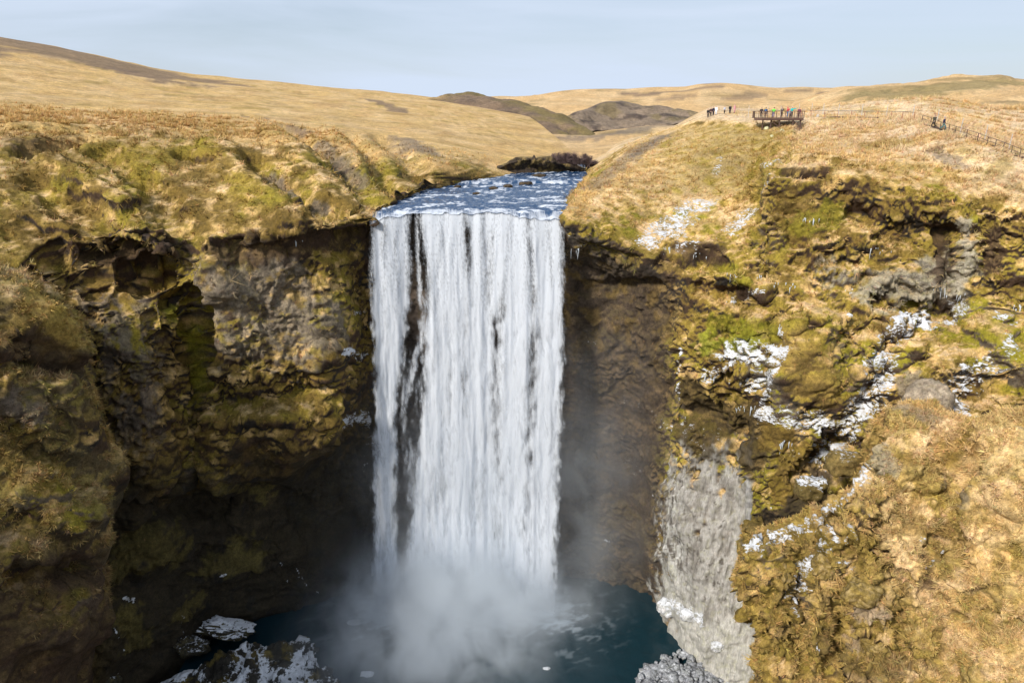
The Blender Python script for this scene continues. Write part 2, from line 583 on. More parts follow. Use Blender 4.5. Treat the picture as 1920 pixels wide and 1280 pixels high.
ampL = np.interp(L.RP, [0, 1, 8, 9, 10, 11, 12, 13, 14], [0.9, 1.0, 1.0, 0.65, 0.42, 0.35, 0.6, 1.0, 1.0])
ampL *= np.interp(L.CPAR, [0, 15.5, 16.5, 18], [1, 1, 0.45, 0.25])
L.sculpt([
 ([(372,560),(378,700),(380,900)], 1.8, -2.2), ([(265,520),(290,510)], 2.0, -3.0), ([(190,472),(340,472)], 1.9, -2.0), ([(200,440),(340,438)], 1.6, 1.0),
 ([(540,800),(600,790)], 5.0, 1.8), ([(400,540),(410,470)], 2.6, 1.4), ([(240,680),(262,850)], 4.0, 1.6), ([(318,640),(332,900)], 1.3, -1.6), ([(285,600),(300,720)], 0.9, -0.9),
 ([(345,640),(352,850)], 1.0, -1.0), ([(60,275),(145,258)], 2.6, -2.6), ([(30,235),(170,240)], 2.2, 1.0), ([(470,213),(500,220)], 1.5, -1.2), ([(340,285),(400,300)], 1.6, -1.3), ([(250,330),(280,325)], 1.6, -1.0),
 ([(470,290),(510,330),(610,395)], 2.6, -1.7), ([(400,270),(470,330),(560,405)], 3.6, 1.2), ([(540,235),(600,275),(690,350)], 2.6, -2.0), ([(500,240),(570,310),(660,385)], 3.6, 1.3), ([(650,245),(700,300),(745,365)], 2.6, -1.5), ([(620,240),(680,310),(715,370)], 3.2, 1.0), ([(720,250),(780,325)], 4, -2.0), ([(200,280),(300,350),(330,420)], 2.6, -1.6), ([(100,300),(230,380)], 2.6, 1.4),
 ([(430,470),(600,455),(690,440)], 1.9, -1.6), ([(400,700),(560,690),(610,660)], 1.6, 1.0), ([(420,760),(560,740),(620,720)], 1.2, -1.2), ([(400,780),(500,780),(620,760)], 1.3, 0.9),
 ([(330,560),(380,545)], 1.2, -1.5), ([(300,950),(420,960)], 3, -2.0), ([(480,930),(560,960)], 4, -1.5), ([(400,1060),(470,1040)], 3, 1.6), ([(250,1040),(300,1010)], 4, 1.6), ([(120,480),(170,520)], 3, -2.0), ([(60,330),(200,430)], 2.2, -1.2), ([(120,430),(60,400)], 2.2, .8)])
L.rough(ampL, 3, CL + [(40, 3.0, 'n', 1), (18, 1.6, 'n', 1)], strata=0.28, terrace=0.30 * sstep(8.3, 9.0, L.RP) * sstep(11.4, 10.6, L.RP))
c = land_colour(L, 11, golden=0.32, mossy=0.36, flat_at=0.88)
p = L.flat(); nzL = L.normals().reshape(-1, 3)[:, 2]
tw = np.clip(L.line([(400,560),(470,540),(560,560),(600,610)], 5.0, 1) + L.line([(420,640),(560,640),(600,600)], 3.4, 2), 0, 1)
c = mixc(c, TUFF, 0.85 * tw * (1 - 0.75 * sstep(0.0, 0.4, fbm(p / 1.6, 4, 55) + 0.4 * (nzL - .3))))
c = mixc(c, SCREE, 0.75 * L.line([(215,600),(250,700),(260,800)], 5.0, 3) * sstep(-0.3, 0.2, fbm(p / np.array([1.2, 1.2, 5]), 3, 56)))
c = mixc(c, MOSS, 0.8 * L.line([(330,580),(375,640),(378,720)], 1.6, 4))
c = mixc(c, SOIL, 0.85 * L.line([(190,480),(330,478)], 2.2, 5))
c = mixc(c, SOIL, 0.8 * L.line([(420,470),(560,455),(690,440)], 2.2, 6))
c = mixc(c, SOIL, 0.75 * L.line([(60,270),(140,255)], 2.6, 7))
c = mixc(c, ROCK, 0.8 * sstep(3.9, 2.2, L.RP + 0.8 * fbm(p / 5, 3, 57)) * sstep(5.0, 9.0, L.CPAR))  # rock at the foot, mixed heavier to put the gorge's shade into it
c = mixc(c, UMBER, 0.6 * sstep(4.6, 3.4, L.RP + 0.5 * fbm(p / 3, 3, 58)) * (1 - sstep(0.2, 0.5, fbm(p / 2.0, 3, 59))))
dry = sstep(10.4, 11.3, L.RP + 0.8 * fbm(p / 10, 5, 60))
gg = mixc(np.repeat(np.array([GOLD], np.float32), len(p), 0), STRAW, 0.6 * sstep(-.3, .5, fbm(p / 12, 5, 61)))
gg = mixc(gg, OLIVE, 0.6 * sstep(0.25, 0.6, fbm(p / np.array([16, 9, 6]), 5, 62)))
gg = mixc(gg, (0.46, 0.275, 0.105), 0.55 * sstep(0.0, 0.5, fbm(p / np.array([9, 22, 9]), 5, 64)))
c = c + (gg - c) * (dry * 0.9)[:, None]
for pts, r in (([(-120,36),(0,73),(120,94),(215,116),(300,134)], 44), ([(230,128),(330,150)], 13), ([(460,212),(500,218)], 1.6), ([(550,235),(580,245)], 1.6), ([(700,183),(750,205)], 5)):
    c = mixc(c, HEATH, 0.85 * L.line(pts, r, 8))
for pts, r in (([(510,335),(560,362),(600,390)], 1.5), ([(590,270),(640,310),(675,340)], 1.9), ([(760,255),(790,280)], 4)):
    c = mixc(c, SCREE, 0.7 * L.line(pts, r, 9))
c = mixc(c, (0.020, 0.017, 0.013), 0.88 * sstep(4.5, 3.2, L.RP + 0.8 * fbm(p / 4, 4, 63)) * sstep(5.5, 8.0, L.CPAR))  # near-black tint painting the deep shade of the lower gorge wall
for pts, r in (([(230,1050),(290,1020),(330,1040)], 3.0), ([(400,1060),(470,1042)], 2.6), ([(240,1150),(260,1200)], 2.2), ([(350,1150),(370,1130)], 1.8), ([(430,930),(500,925)], 1.6)):
    c = mixc(c, (0.10, 0.078, 0.022), 0.75 * L.line(pts, r, 29, .7))
sn = np.zeros(len(p))
for pts, r, w in (([(655,660),(690,675)], 1.1, .85), ([(668,590),(690,585)], 0.5, .8), ([(655,790),(695,780)], 2.0, .85), ([(690,830),(690,880)], 1.0, .7), ([(345,1160),(360,1215)], 0.6, .7),
               ([(240,1120),(252,1122)], 0.5, .8), ([(530,1060),(545,1090),(560,1085)], 0.3, .9), ([(560,1070),(580,1100),(600,1115)], 0.25, .9), ([(418,1085),(425,1080)], 0.4, .9), ([(200,1140),(220,1180),(232,1215)], 0.22, .9)):
    sn = np.maximum(sn, w * L.line(pts, r, 10, 0.7, feather=True))
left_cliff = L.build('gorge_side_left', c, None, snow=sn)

# ---- right side of the gorge, up over the viewing knoll to the near hill behind the stair
def col_r(rows, drop=18.0):
    out = [at(*q) for q in rows]
    x, y, z = out[0]
    x2, y2, z2 = out[-1]
    return [(x, y + 1.0, -4.0)] + out + [(x2 * 1.2, y2 + 70.0, z2 - drop)]
Rc = [
 col_r([(1030,1075,99.5),(1032,950,100),(1035,800,100),(1038,650,100),(1040,510,99.5),(1042,470,97.5),(1036,425,96),(1062,372,113),(1082,345,143),(1085,336,153),(1098,312,170),(1130,292,192),(1160,272,242)]),
 col_r([(1052,1075,97.6),(1054,950,98.2),(1057,800,98.6),(1060,650,98.6),(1062,505,97.6),(1068,452,94.4),(1058,404,93.0),(1082,358,112),(1098,332,142),(1102,322,152),(1115,300,168),(1150,280,190),(1180,264,240)]),
 col_r([(1085,1080,97.2),(1086,950,97.8),(1090,800,98),(1092,660,98),(1090,510,97),(1085,462,91.5),(1072,405,91.5),(1102,357,109),(1122,322,133),(1150,290,155),(1160,285,166),(1190,268,188),(1210,258,225)]),
 col_r([(1125,1085,96.5),(1125,950,97),(1130,800,97),(1130,680,97),(1125,520,96),(1115,465,91.0),(1108,415,92.2),(1138,355,106),(1165,300,130),(1205,258,158),(1218,254,168),(1230,253,186),(1250,250,215)]),
 col_r([(1195,1095,94),(1198,1000,94.4),(1202,850,94),(1206,700,94),(1200,560,94),(1190,478,91.2),(1196,430,95),(1225,360,107),(1255,290,127),(1290,242,148),(1305,225,152),(1325,214,160),(1330,208,190)]),
 col_r([(1236,1112,90),(1240,1000,89),(1246,850,88.4),(1255,700,88.4),(1265,560,90),(1265,492,88.6),(1282,430,96),(1312,350,110),(1342,285,123),(1375,240,138),(1378,226,142),(1375,217,149),(1370,210,180)]),
 col_r([(1268,1160,83),(1262,1000,85),(1266,860,86),(1272,700,86),(1288,590,87),(1300,500,87.5),(1320,430,94),(1345,355,108),(1375,292,120),(1410,243,134),(1412,228,140),(1410,218,147),(1405,212,180)]),
 col_r([(1330,1275,75.5),(1305,1040,80),(1305,865,84),(1312,720,83),(1332,600,84),(1352,505,86),(1372,430,92),(1392,360,104),(1415,302,117),(1444,248,129.5),(1450,230,136),(1440,219,145),(1440,213,180)]),
 col_r([(1392,1300,72),(1372,1060,77.5),(1380,885,81),(1380,770,80.8),(1388,640,81.5),(1400,530,84),(1408,440,89.5),(1418,370,98),(1430,310,106),(1468,258,124),(1480,232,134),(1475,219,144),(1475,213,180)]),
 col_r([(1440,1290,71.5),(1412,1060,76),(1414,905,77.5),(1418,780,78),(1432,655,79.5),(1442,540,83),(1440,440,87.5),(1444,372,90.5),(1455,316,92.5),(1490,276,111),(1505,238,130),(1500,220,142),(1505,212,175)]),
 col_r([(1490,1290,70.5),(1472,1060,74),(1478,920,74.5),(1488,790,75),(1500,650,77.8),(1512,560,82),(1510,452,86),(1520,382,88.4),(1530,312,90.6),(1552,270,108),(1565,230,126),(1562,217,140),(1565,204,165)]),
 col_r([(1580,1290,69),(1562,1060,72.5),(1582,900,73),(1602,770,74.2),(1612,650,76.8),(1612,555,81),(1612,470,84),(1620,400,86),(1622,325,87.8),(1642,275,103),(1650,230,122),(1648,214,138),(1648,196,160)]),
 col_r([(1700,1290,66),(1692,1060,69),(1702,880,70),(1710,750,72.6),(1720,660,75.6),(1726,582,80),(1732,500,81.8),(1740,430,83.2),(1742,352,84.8),(1745,292,95),(1752,242,103.5),(1750,217,124),(1750,191,155)]),
 col_r([(1830,1290,63),(1828,1060,66),(1830,880,67),(1832,745,70.6),(1840,660,73.6),(1850,585,78),(1850,505,79.5),(1850,450,80.5),(1842,382,81.7),(1842,320,88),(1852,277,93.5),(1852,240,113),(1850,208,145)]),
 col_r([(1960,1290,60),(1960,1060,63),(1960,880,65),(1960,745,68.6),(1960,660,71.6),(1960,595,76),(1950,512,77),(1950,460,78),(1942,402,79),(1932,335,85.5),(1940,305,88),(1940,262,106),(1940,205,140)]),
 col_r([(2300,1290,52),(2300,1060,55),(2300,880,58),(2300,750,61),(2300,680,64),(2300,620,67),(2300,540,69),(2300,480,71),(2300,420,72.5),(2300,360,78),(2300,330,82),(2300,280,98),(2300,215,130)]),
]
RT = Sheet(Rc, dens=0.78)
ampR = np.interp(RT.RP, [0, 7, 8.5, 10, 10.6, 12, 13, 14], [0.9, 1.0, 0.95, 0.65, 0.22, 0.2, 0.3, 0.6])
ampR *= np.interp(RT.CPAR, [0, 1.5, 3, 8, 11], [0.4, 0.5, 0.7, 1.1, 1.15])
cn = fbm(RT.flat() / np.array([1.6, 1.6, 3.2]), 5, 820)
cone = sstep(4.6, 5.8, RT.CPAR + 1.2 * cn) * (1 - sstep(8.85, 9.1, RT.CPAR)) * (1 - sstep(2.7, 3.25, RT.RP + 0.9 * cn - 0.12 * (RT.CPAR - 7)))
ampR *= 1 - 0.72 * cone
RT.sculpt([
 ([(1462,318),(1500,322),(1545,320)], 0.9, -1.2), ([(1460,300),(1600,305)], 1.5, 0.8), ([(1425,420),(1440,500)], 1.6, -1.8), ([(1245,486),(1345,492)], 1.9, -2.0), ([(1250,455),(1340,455)], 1.6, 0.9),
 ([(1345,515),(1420,545)], 1.3, 1.3), ([(1300,540),(1380,560)], 1.3, -1.2), ([(1360,680),(1430,660)], 2.4, 1.6), ([(1300,800),(1370,810)], 3.6, -1.8), ([(1330,580),(1420,600)], 1.5, 1.0),
 ([(1500,700),(1520,640)], 4.5, 2.2), ([(1530,890),(1560,860)], 3.0, -4.5), ([(1785,580),(1660,635),(1625,740),(1570,840)], 1.9, -1.8), ([(1640,560),(1790,572)], 1.3, -1.7), ([(1560,505),(1700,520)], 1.6, 0.9),
 ([(1800,430),(1815,480)], 1.8, 1.2), ([(1765,440),(1775,540)], 1.2, -1.3), ([(1700,380),(1800,400)], 2.2, 1.0), ([(1600,400),(1700,440)], 1.8, -1.2), ([(1520,470),(1600,450)], 2.0, 1.4), ([(1480,400),(1490,440)], 1.8, -1.3),
 ([(1560,600),(1460,615)], 1.5, 1.1), ([(1450,610),(1440,760)], 1.0, -1.4), ([(1850,610),(1900,680)], 2.4, 1.1), ([(1830,740),(1900,720)], 1.6, -1.3), ([(1100,470),(1180,490)], 1.5, -1.2), ([(1090,545),(1230,540)], 1.5, -1.0),
 ([(1500,225),(1470,300)], 0.9, -0.9), ([(1350,380),(1420,340)], 1.4, -0.8), ([(1700,650),(1620,690)], 2.0, 1.2), ([(1640,590),(1560,640)], 1.6, -0.9)])
pc = RT.flat()
rib = np.abs(fbm(np.stack([pc[:, 0] / 1.1 + .12 * pc[:, 2] * .15, pc[:, 1] / 1.1, pc[:, 2] / 9], 1), 4, 821)) * 0.9 + 0.5 * fbm(pc / 4.0, 3, 822)
RT.P = RT.P + (RT.smooth_normals(3).reshape(-1, 3) * (cone * rib)[:, None]).reshape(RT.P.shape)
RT.rough(ampR, 41, CL, strata=0.22)
c = land_colour(RT, 71, golden=0.42, mossy=0.8, flat_at=0.75)
p = RT.flat(); nzR = RT.normals().reshape(-1, 3)[:, 2]
# spray-wetted wall beside the falls
wet = (1 - sstep(4.3, 6.2, RT.CPAR)) * (1 - sstep(5.0, 6.4, RT.RP + 0.5 * fbm(p / 6, 3, 80)))
c = mixc(c, (0.062, 0.045, 0.032), 0.92 * wet)
c = mixc(c, UMBER, 0.45 * wet * sstep(0.0, 0.4, fbm(p / 2.2, 4, 81)) * sstep(3.0, 5.0, RT.RP))
# frozen mound
stk = fbm(p / np.array([0.45, 0.45, 2.6]), 4, 82)
cw = cone * (1 - 0.85 * sstep(0.05, 0.4, stk + 0.30 * (6.3 - RT.CPAR)))
c = mixc(c, (0.055, 0.042, 0.03), cone)
c = mixc(c, (0.37, 0.35, 0.32), cw)
c = mixc(c, (0.20, 0.18, 0.155), cw * 0.75 * sstep(-0.1, 0.4, fbm(p / np.array([1.5, 1.5, 4.0]), 4, 83)))
c = mixc(c, (0.24, 0.25, 0.28), cw * 0.7 * sstep(8.6, 9.2, RT.CPAR))
c = mixc(c, (0.56, 0.55, 0.52), cone * 0.8 * sstep(6.9, 6.0, RT.CPAR) * sstep(0.1, 0.3, fbm(p / np.array([0.38, 0.38, 1.5]), 4, 823)) )
c = mixc(c, (0.44, 0.425, 0.385), cone * 0.8 * sstep(1.75, 1.3, RT.RP + .25 * fbm(p / 2.5, 3, 824)))
ic = cone * 0.9
# straw on the open knoll
dry = sstep(9.3, 10.1, RT.RP + 0.45 * fbm(p / 9, 4, 84)) * sstep(8.0, 10.3, RT.CPAR) + sstep(10.3, 11.2, RT.RP + 0.3 * fbm(p / 9, 4, 84))
dry = np.clip(dry, 0, 1)
gg = mixc(np.repeat(np.array([(0.60, 0.44, 0.275)], np.float32), len(p), 0), GOLD, 0.7 * sstep(-.1, .5, fbm(p / 7, 5, 85)))
gg = mixc(gg, OLIVE, 0.55 * sstep(0.3, 0.6, fbm(p / np.array([9, 9, 4]), 5, 86)))
c = c + (gg - c) * (dry * 0.92)[:, None]
oliv = sstep(7.4, 8.2, RT.RP) * (1 - sstep(10.0, 10.9, RT.RP + 0.4 * fbm(p / 6, 3, 87))) * sstep(3.0, 5, RT.CPAR) * (1 - sstep(7.6, 9.8, RT.CPAR + 1.1 * fbm(p / 7, 4, 871)))
c = mixc(c, OLIVE, 0.6 * oliv)
for pts, r, cl, w in (([(1110,345),(1180,285),(1240,250)], 3.2, SCREE, 0.55), ([(1660,530),(1720,530),(1780,520)], 3.0, GREY, 0.7),
                      ([(1800,425),(1812,470)], 1.3, GREY, 0.7), ([(1805,500),(1795,530)], 0.8, GREY, 0.7), ([(1760,440),(1770,520)], 1.3, SOIL, 0.9), ([(1860,440),(1850,500)], 1.3, SOIL, 0.9),
                      ([(1470,318),(1510,321),(1545,322)], 0.7, SOIL, 0.75), ([(1480,390),(1480,430)], 2.2, UMBER, 0.8),
                      ([(1330,640),(1400,635)], 2.0, (0.21, 0.215, 0.02), 0.85), ([(1340,610),(1440,625)], 1.6, MOSS, 0.7), ([(1350,500),(1400,520)], 1.2, MOSS, .7),
                      ([(1500,420),(1560,400)], 2.0, MOSS, 0.6), ([(1280,470),(1340,480)], 1.6, SOIL, 0.8), ([(1700,720),(1760,760)], 1.8, TUFF, 0.8),
                      ([(1760,280),(1800,310)], 1.2, SCREE, 0.6), ([(1240,250),(1180,290)], 1.4, SCREE, .6), ([(1690,225),(1700,226)], .8, UMBER, .5)):
    c = mixc(c, cl, w * RT.line(pts, r, 12))
dw = np.clip(RT.line([(1290,740),(1300,830)], 3.2, 24, .4) + RT.line([(1340,790),(1400,800),(1400,850)], 3.4, 25, .4), 0, 1)
c = mixc(c, (0.065, 0.044, 0.016), 0.88 * dw)
c = mixc(c, (0.15, 0.095, 0.02), 0.85 * RT.line([(1450,830),(1490,850),(1470,920)], 2.6, 26, .4))
c = mixc(c, (0.03, 0.022, 0.016), 0.9 * RT.line([(1440,980),(1500,950),(1540,890)], 2.0, 27, .4))  # near-black painted into the hollow in place of its shade
c = mixc(c, (0.30, 0.20, 0.05), 0.6 * RT.line([(1500,680),(1540,720)], 4.0, 28, .5))
c = mixc(c, GREY, 0.6 * RT.line([(1560,515),(1640,545),(1780,555)], 2.2, 14) * sstep(-.1, .3, fbm(p / 1.1, 3, 88)))
snw = np.zeros(len(p))
for pts, r, w in (([(1222,442),(1260,412),(1315,380)], 3.2, 0.64), ([(1245,470),(1300,452)], 1.3, 0.6), ([(1375,425),(1400,395),(1430,345)], 2.0, 0.62), ([(1340,320),(1352,288)], 0.9, 0.55), ([(1425,310),(1455,292)], 1.3, 0.6),
                  ([(1795,578),(1720,592),(1690,612)], 1.9, 0.85), ([(1690,612),(1650,650),(1645,690)], 1.5, 0.68), ([(1660,680),(1630,740),(1590,800),(1545,850)], 2.3, 0.80), ([(1880,590),(1905,600)], 1.3, 0.65), ([(1895,640),(1870,690)], 1.5, 0.62), ([(1850,690),(1800,740),(1790,770)], 2.3, 0.72),
                  ([(1425,775),(1480,785),(1540,800)], 1.9, 0.8), ([(1560,800),(1610,770)], 1.9, 0.7), ([(1360,660),(1400,650),(1450,670)], 2.0, 0.86), ([(1330,700),(1400,720),(1440,700)], 1.7, 0.8), ([(1458,615),(1450,690),(1432,760)], 0.7, 0.9), ([(1272,660),(1265,720),(1275,790)], 0.6, 0.75),
                  ([(1375,562),(1425,545)], 0.8, 0.75), ([(1060,440),(1085,462)], 0.9, 0.75), ([(1590,590),(1600,592)], .5, .9),
                  ([(1160,750),(1200,770),(1250,800)], 1.3, 0.55), ([(1185,880),(1230,960),(1235,1050)], 2.2, 0.56), ([(1250,870),(1255,1000),(1260,1120)], 1.8, .5), ([(1100,640),(1200,680)], 1.0, 0.5), ([(1275,760),(1300,850)], 2.0, 0.5), ([(1340,800),(1380,860)], 2.6, 0.42), ([(1245,1130),(1310,1160)], 1.3, 0.85), ([(1130,1015),(1140,1020)], .6, .85),
                  ([(1425,830),(1435,950)], 1.0, .45), ([(1480,840),(1560,880)], 1.5, .45), ([(1300,440),(1420,470)], 1.6, .35), ([(1480,560),(1560,600)], 2.5, .3)):
    snw = np.maximum(snw, w * RT.line(pts, r * 1.15, 13, 0.6, feather=True))
right_cliff = RT.build('gorge_side_right', c, np.clip(ic, 0, 1), snow=snw)

# ---- rock wall behind the falling water
def patch_cols(cols):
    return [[at(*q) for q in c_] for c_ in cols]
Wc = []
for px in (640, 700, 780, 860, 940, 1020, 1070, 1110):
    e = 1.5 * math.sin(px * .02)
    x0 = at(px, 700, 98)[0]
    Wc.append([(x0, 99 + e, -4), (x0, 99.5 + e, 14), (x0, 100 + e, 30), (x0, 99.5 + e, 46), (x0, 98.4 + .5 * e, 54), (x0, 97.0, 57.5), (x0, 96.2, 59.2), (x0, 99, 59.8)])
WL = Sheet(Wc, dens=0.55)
WL.rough(np.interp(WL.RP, [0, 5, 6, 7], [0.8, 0.7, 0.15, 0.05]), 141, CL, strata=0.3)
p = WL.flat()
c = mixc(np.repeat(np.array([(0.095, 0.072, 0.055)], np.float32), len(p), 0), (0.055, 0.042, 0.033), sstep(-.3, .3, fbm(p / 3.0, 4, 142)))
WL.build('rock_wall_behind_falls', c)

# ---- grassy ridge in the right foreground
def col_f(rows):
    out = [at(*q) for q in rows]
    x, y, z = out[0]
    xb, yb, zb = out[-1]
    k = 14 / max(y, 1)
    return [(x * (1 - k * .3), y - 9, z - 22), (x * (1 - k * .15), y - 4.5, z - 11)] + out + [(xb + 0.5, yb + 2.6, zb - 5.5), (xb + 1.0, yb + 4.5, zb - 16)]
Fc = [
 col_f([(1470,1290,73),(1462,1180,72),(1450,1100,71),(1444,1050,70.6),(1440,1020,71),(1455,1000,72)]),
 col_f([(1425,1290,67.5),(1416,1180,67),(1398,1100,66.6),(1396,1050,66.6),(1400,1015,67),(1425,998,69.5)]),
 col_f([(1406,1290,62.5),(1402,1180,62.5),(1386,1100,62.8),(1382,1050,63.2),(1392,1014,64.5),(1418,997,67.5)]),
 col_f([(1440,1290,58.2),(1432,1180,58.8),(1424,1090,59.6),(1420,1040,61),(1432,1000,63.6),(1455,985,66.8)]),
 col_f([(1510,1290,55.6),(1500,1180,56.8),(1490,1090,58.2),(1490,1030,60),(1500,980,62.6),(1520,962,66)]),
 col_f([(1590,1290,53.4),(1580,1180,55),(1570,1080,57),(1568,1000,59.4),(1568,940,62),(1590,915,66)]),
 col_f([(1660,1290,51.8),(1650,1170,53.8),(1640,1060,56),(1630,960,59),(1625,885,62.4),(1636,850,66)]),
 col_f([(1720,1290,50.5),(1710,1160,52.9),(1698,1040,55.4),(1682,900,59.4),(1664,790,64),(1672,758,67.5)]),
 col_f([(1780,1290,49.6),(1770,1150,52.4),(1758,1010,55.2),(1745,870,59.5),(1738,775,64.0),(1748,752,67.3)]),
 col_f([(1850,1290,48.3),(1840,1150,51),(1828,1010,54),(1815,880,58),(1806,800,61.0),(1800,782,65)]),
 col_f([(1940,1290,47),(1932,1150,49.6),(1925,1010,52.6),(1915,880,56),(1908,795,59.2),(1905,772,63)]),
 col_f([(2080,1290,44.5),(2080,1150,47),(2080,1010,50),(2080,880,53),(2080,790,56.5),(2080,765,60)]),
 col_f([(2400,1290,40),(2400,1150,42),(2400,1010,45),(2400,880,48),(2400,800,51),(2400,770,55)]),
]
FR = Sheet(Fc, dens=0.66)
FR.sculpt([([(1560,1020),(1600,1080)], 2.6, 2.0), ([(1650,1040),(1690,1120),(1680,1200)], 1.5, -2.2), ([(1420,1090),(1440,1250)], 1.2, -1.6), ([(1800,860),(1770,960),(1790,1060)], 1.6, -2.0), ([(1860,830),(1900,900)], 3.2, 1.8), ([(1560,1230),(1640,1260)], 2.4, 1.6), ([(1850,1130),(1760,1250)], 1.6, -1.8), ([(1640,920),(1600,990)], 2.0, 1.6), ([(1480,1180),(1500,1280)], 1.3, -1.8), ([(1880,1200),(1850,1270)], 3, 1.5), 
 ([(1625,890),(1570,955),(1510,1010),(1492,1080),(1490,1160)], 1.7, -3.0), ([(1595,1040),(1580,1150),(1545,1290)], 1.4, -2.6), ([(1520,1090),(1540,1180)], 1.8, 1.4), ([(1410,1040),(1470,1050)], 1.8, 1.2), ([(1690,840),(1720,860)], 3.6, 1.6), ([(1790,830),(1700,930),(1650,1000)], 1.2, -1.2),
 ([(1605,1100),(1640,1110)], 2.2, 1.4), ([(1700,1000),(1740,1030)], 1.6, -1.3), ([(1850,930),(1800,960)], 3.0, 1.0), ([(1740,1040),(1740,1130)], 1.0, -1.2), ([(1800,1080),(1830,1120)], 2.6, 1.2), ([(1780,1170),(1900,1180)], 1.3, -1.0),
 ([(1440,1060),(1450,1200)], 2.0, 0.9), ([(1620,1210),(1690,1230)], 1.5, -1.6), ([(1530,1100),(1530,1200)], 1.6, 0.9), ([(1880,1010),(1900,1050)], 2.0, -1.0)])
FR.rough(np.interp(FR.CPAR, [0, 4, 7, 12], [1.1, 1.0, .8, .8]), 201, GL, strata=0.05, droop=0.3, terrace=np.full(len(FR.flat()), 0.10))
FR.rough(1.0 * sstep(8.2, 6.2, FR.CPAR) + .15, 231, [(1.7, 0.75, 'ridge', 1.0), (0.85, 0.34, 'billow', 1.0), (0.45, 0.16, 'billow', 1.0)], steep_only=False, droop=.3)
c = land_colour(FR, 211, golden=0.86, mossy=0.7)
p = FR.flat()
straw_w = sstep(6.0, 7.6, FR.CPAR + 1.2 * fbm(p / 7, 3, 212))  # straw towards the right, moss and turf on the left nose
gg = mixc(np.repeat(np.array([GOLD], np.float32), len(p), 0), STRAW, sstep(-.25, .4, fbm(p / 2.5, 5, 213)))
gg = mixc(gg, (0.30, 0.215, 0.055), 0.9 * sstep(-0.05, 0.25, fbm(p / 4.2, 5, 214)))
gg = mixc(gg, OLIVE, 0.8 * sstep(0.15, 0.42, fbm(p / 3.0, 5, 219)))
gg = mixc(gg, UMBER, 0.6 * sstep(0.25, 0.5, fbm(p / 1.7, 5, 217)))
gg = mixc(gg, (0.30, 0.22, 0.03), 0.6 * sstep(0.3, 0.6, fbm(p / 3.0, 4, 215)))
c = c + (gg - c) * (straw_w * 0.8)[:, None]
c = mixc(c, OLIVE, 0.75 * (1 - straw_w) * sstep(-.25, .15, fbm(p / 3.4, 4, 223)))
c = mixc(c, (0.33, 0.225, 0.06), 0.5 * (1 - straw_w) * sstep(-.2, .3, fbm(p / 2.6, 4, 218)))
c = mixc(c, (0.62, 0.44, 0.21), 0.6 * sstep(9.0, 10.4, FR.CPAR + 2.2 * fbm(p / 3, 5, 221)))
c = mixc(c, (0.64, 0.46, 0.23), 0.7 * FR.line([(1620,900),(1690,950),(1700,1010)], 2.2, 222) )
c = mixc(c, UMBER, 0.35 * (1 - straw_w) * sstep(-.1, .4, fbm(p / 2.0, 4, 216)))
for pts, r, cl, w in (([(1600,1140),(1640,1150)], 1.3, (.40, .30, .20), 0.9), ([(1590,1180),(1600,1210)], 0.9, (.36, .27, .18), 0.7), ([(1700,760),(1740,780)], 1.2, TUFF, .6),
                      ([(1560,1200),(1590,1260),(1680,1250)], 1.6, SOIL, 0.5), ([(1640,850),(1660,880)], 1.2, GREY, .6), ([(1780,900),(1800,930)], 1.0, TUFF, .7),
                      ([(1690,980),(1760,1000)], 1.8, UMBER, 0.7), ([(1730,1040),(1740,1100)], 0.7, SOIL, 0.8)):
    c = mixc(c, cl, w * FR.line(pts, r, 17))
snw = np.zeros(len(p))
for pts, r, w in (([(1620,880),(1580,930),(1530,970),(1450,1000),(1400,1020)], 1.6, 0.74), ([(1570,950),(1545,1020),(1505,1060),(1492,1120)], 1.5, 0.76), ([(1600,1000),(1590,1060)], 1.5, 0.68), ([(1550,1000),(1575,1030)], 1.2, 0.6),
                   ([(1492,1090),(1488,1150)], 0.8, 0.7), ([(1735,1018),(1765,1030)], 0.8, 0.7), ([(1748,1045),(1740,1070)], 0.4, 0.8), ([(1545,1160),(1530,1210)], 0.45, 0.7), ([(1440,1010),(1420,1040)], 0.8, 0.6), ([(1640,1000),(1630,960)], .6, .5)):
    snw = np.maximum(snw, w * FR.line(pts, r, 18, 0.6, feather=True))
FR.build('ridge_right', c, None, snow=snw)

# ---- grassy spur in the left foreground
def col_g(px, rows, dx=0):
    out = [at(px if len(q) == 2 else q[0], q[-2], q[-1]) for q in rows]
    x, y, z = out[0]
    xb, yb, zb = out[-1]
    return [(x - 1, y - 4, z - 26), (x - .5, y - 2, z - 12)] + out + [(xb + dx, yb + 4, zb - 5), (xb + dx * 2, yb + 7, zb - 16)]
Gc = [
 col_g(-900, [(1290,33),(1050,36),(900,39),(760,42),(620,45),(500,50),(440,56)]),
 col_g(-500, [(1290,39),(1050,42),(900,45),(760,48),(620,51),(505,56),(455,62)]),
 col_g(-200, [(1290,44),(1060,47.5),(900,51),(760,54),(630,56),(515,60),(478,66)]),
 col_g(0, [(1290,48.5),(1080,51.5),(920,55),(800,57),(650,59.5),(535,63),(503,68.5)]),
 col_g(70, [(1290,51.5),(1090,54),(935,56),(850,58.5),(690,61),(570,64.2),(528,69.5)]),
 col_g(130, [(110,1290,55),(140,1100,56.5),(150,960,57.8),(150,880,60.5),(142,720,63),(128,620,66),(110,560,70.5)]),
 col_g(170, [(140,1290,59),(175,1110,59.5),(196,985,60),(205,890,63.5),(166,760,65),(152,655,68),(135,595,72)]),
 col_g(200, [(160,1290,63),(190,1110,64),(206,1000,63.5),(250,900,67),(195,790,68.5),(162,690,71),(150,640,74)]),
 col_g(200, [(170,1290,70),(190,1110,71),(200,1000,71),(240,920,72),(190,810,73),(162,710,75),(150,660,77)]),
]
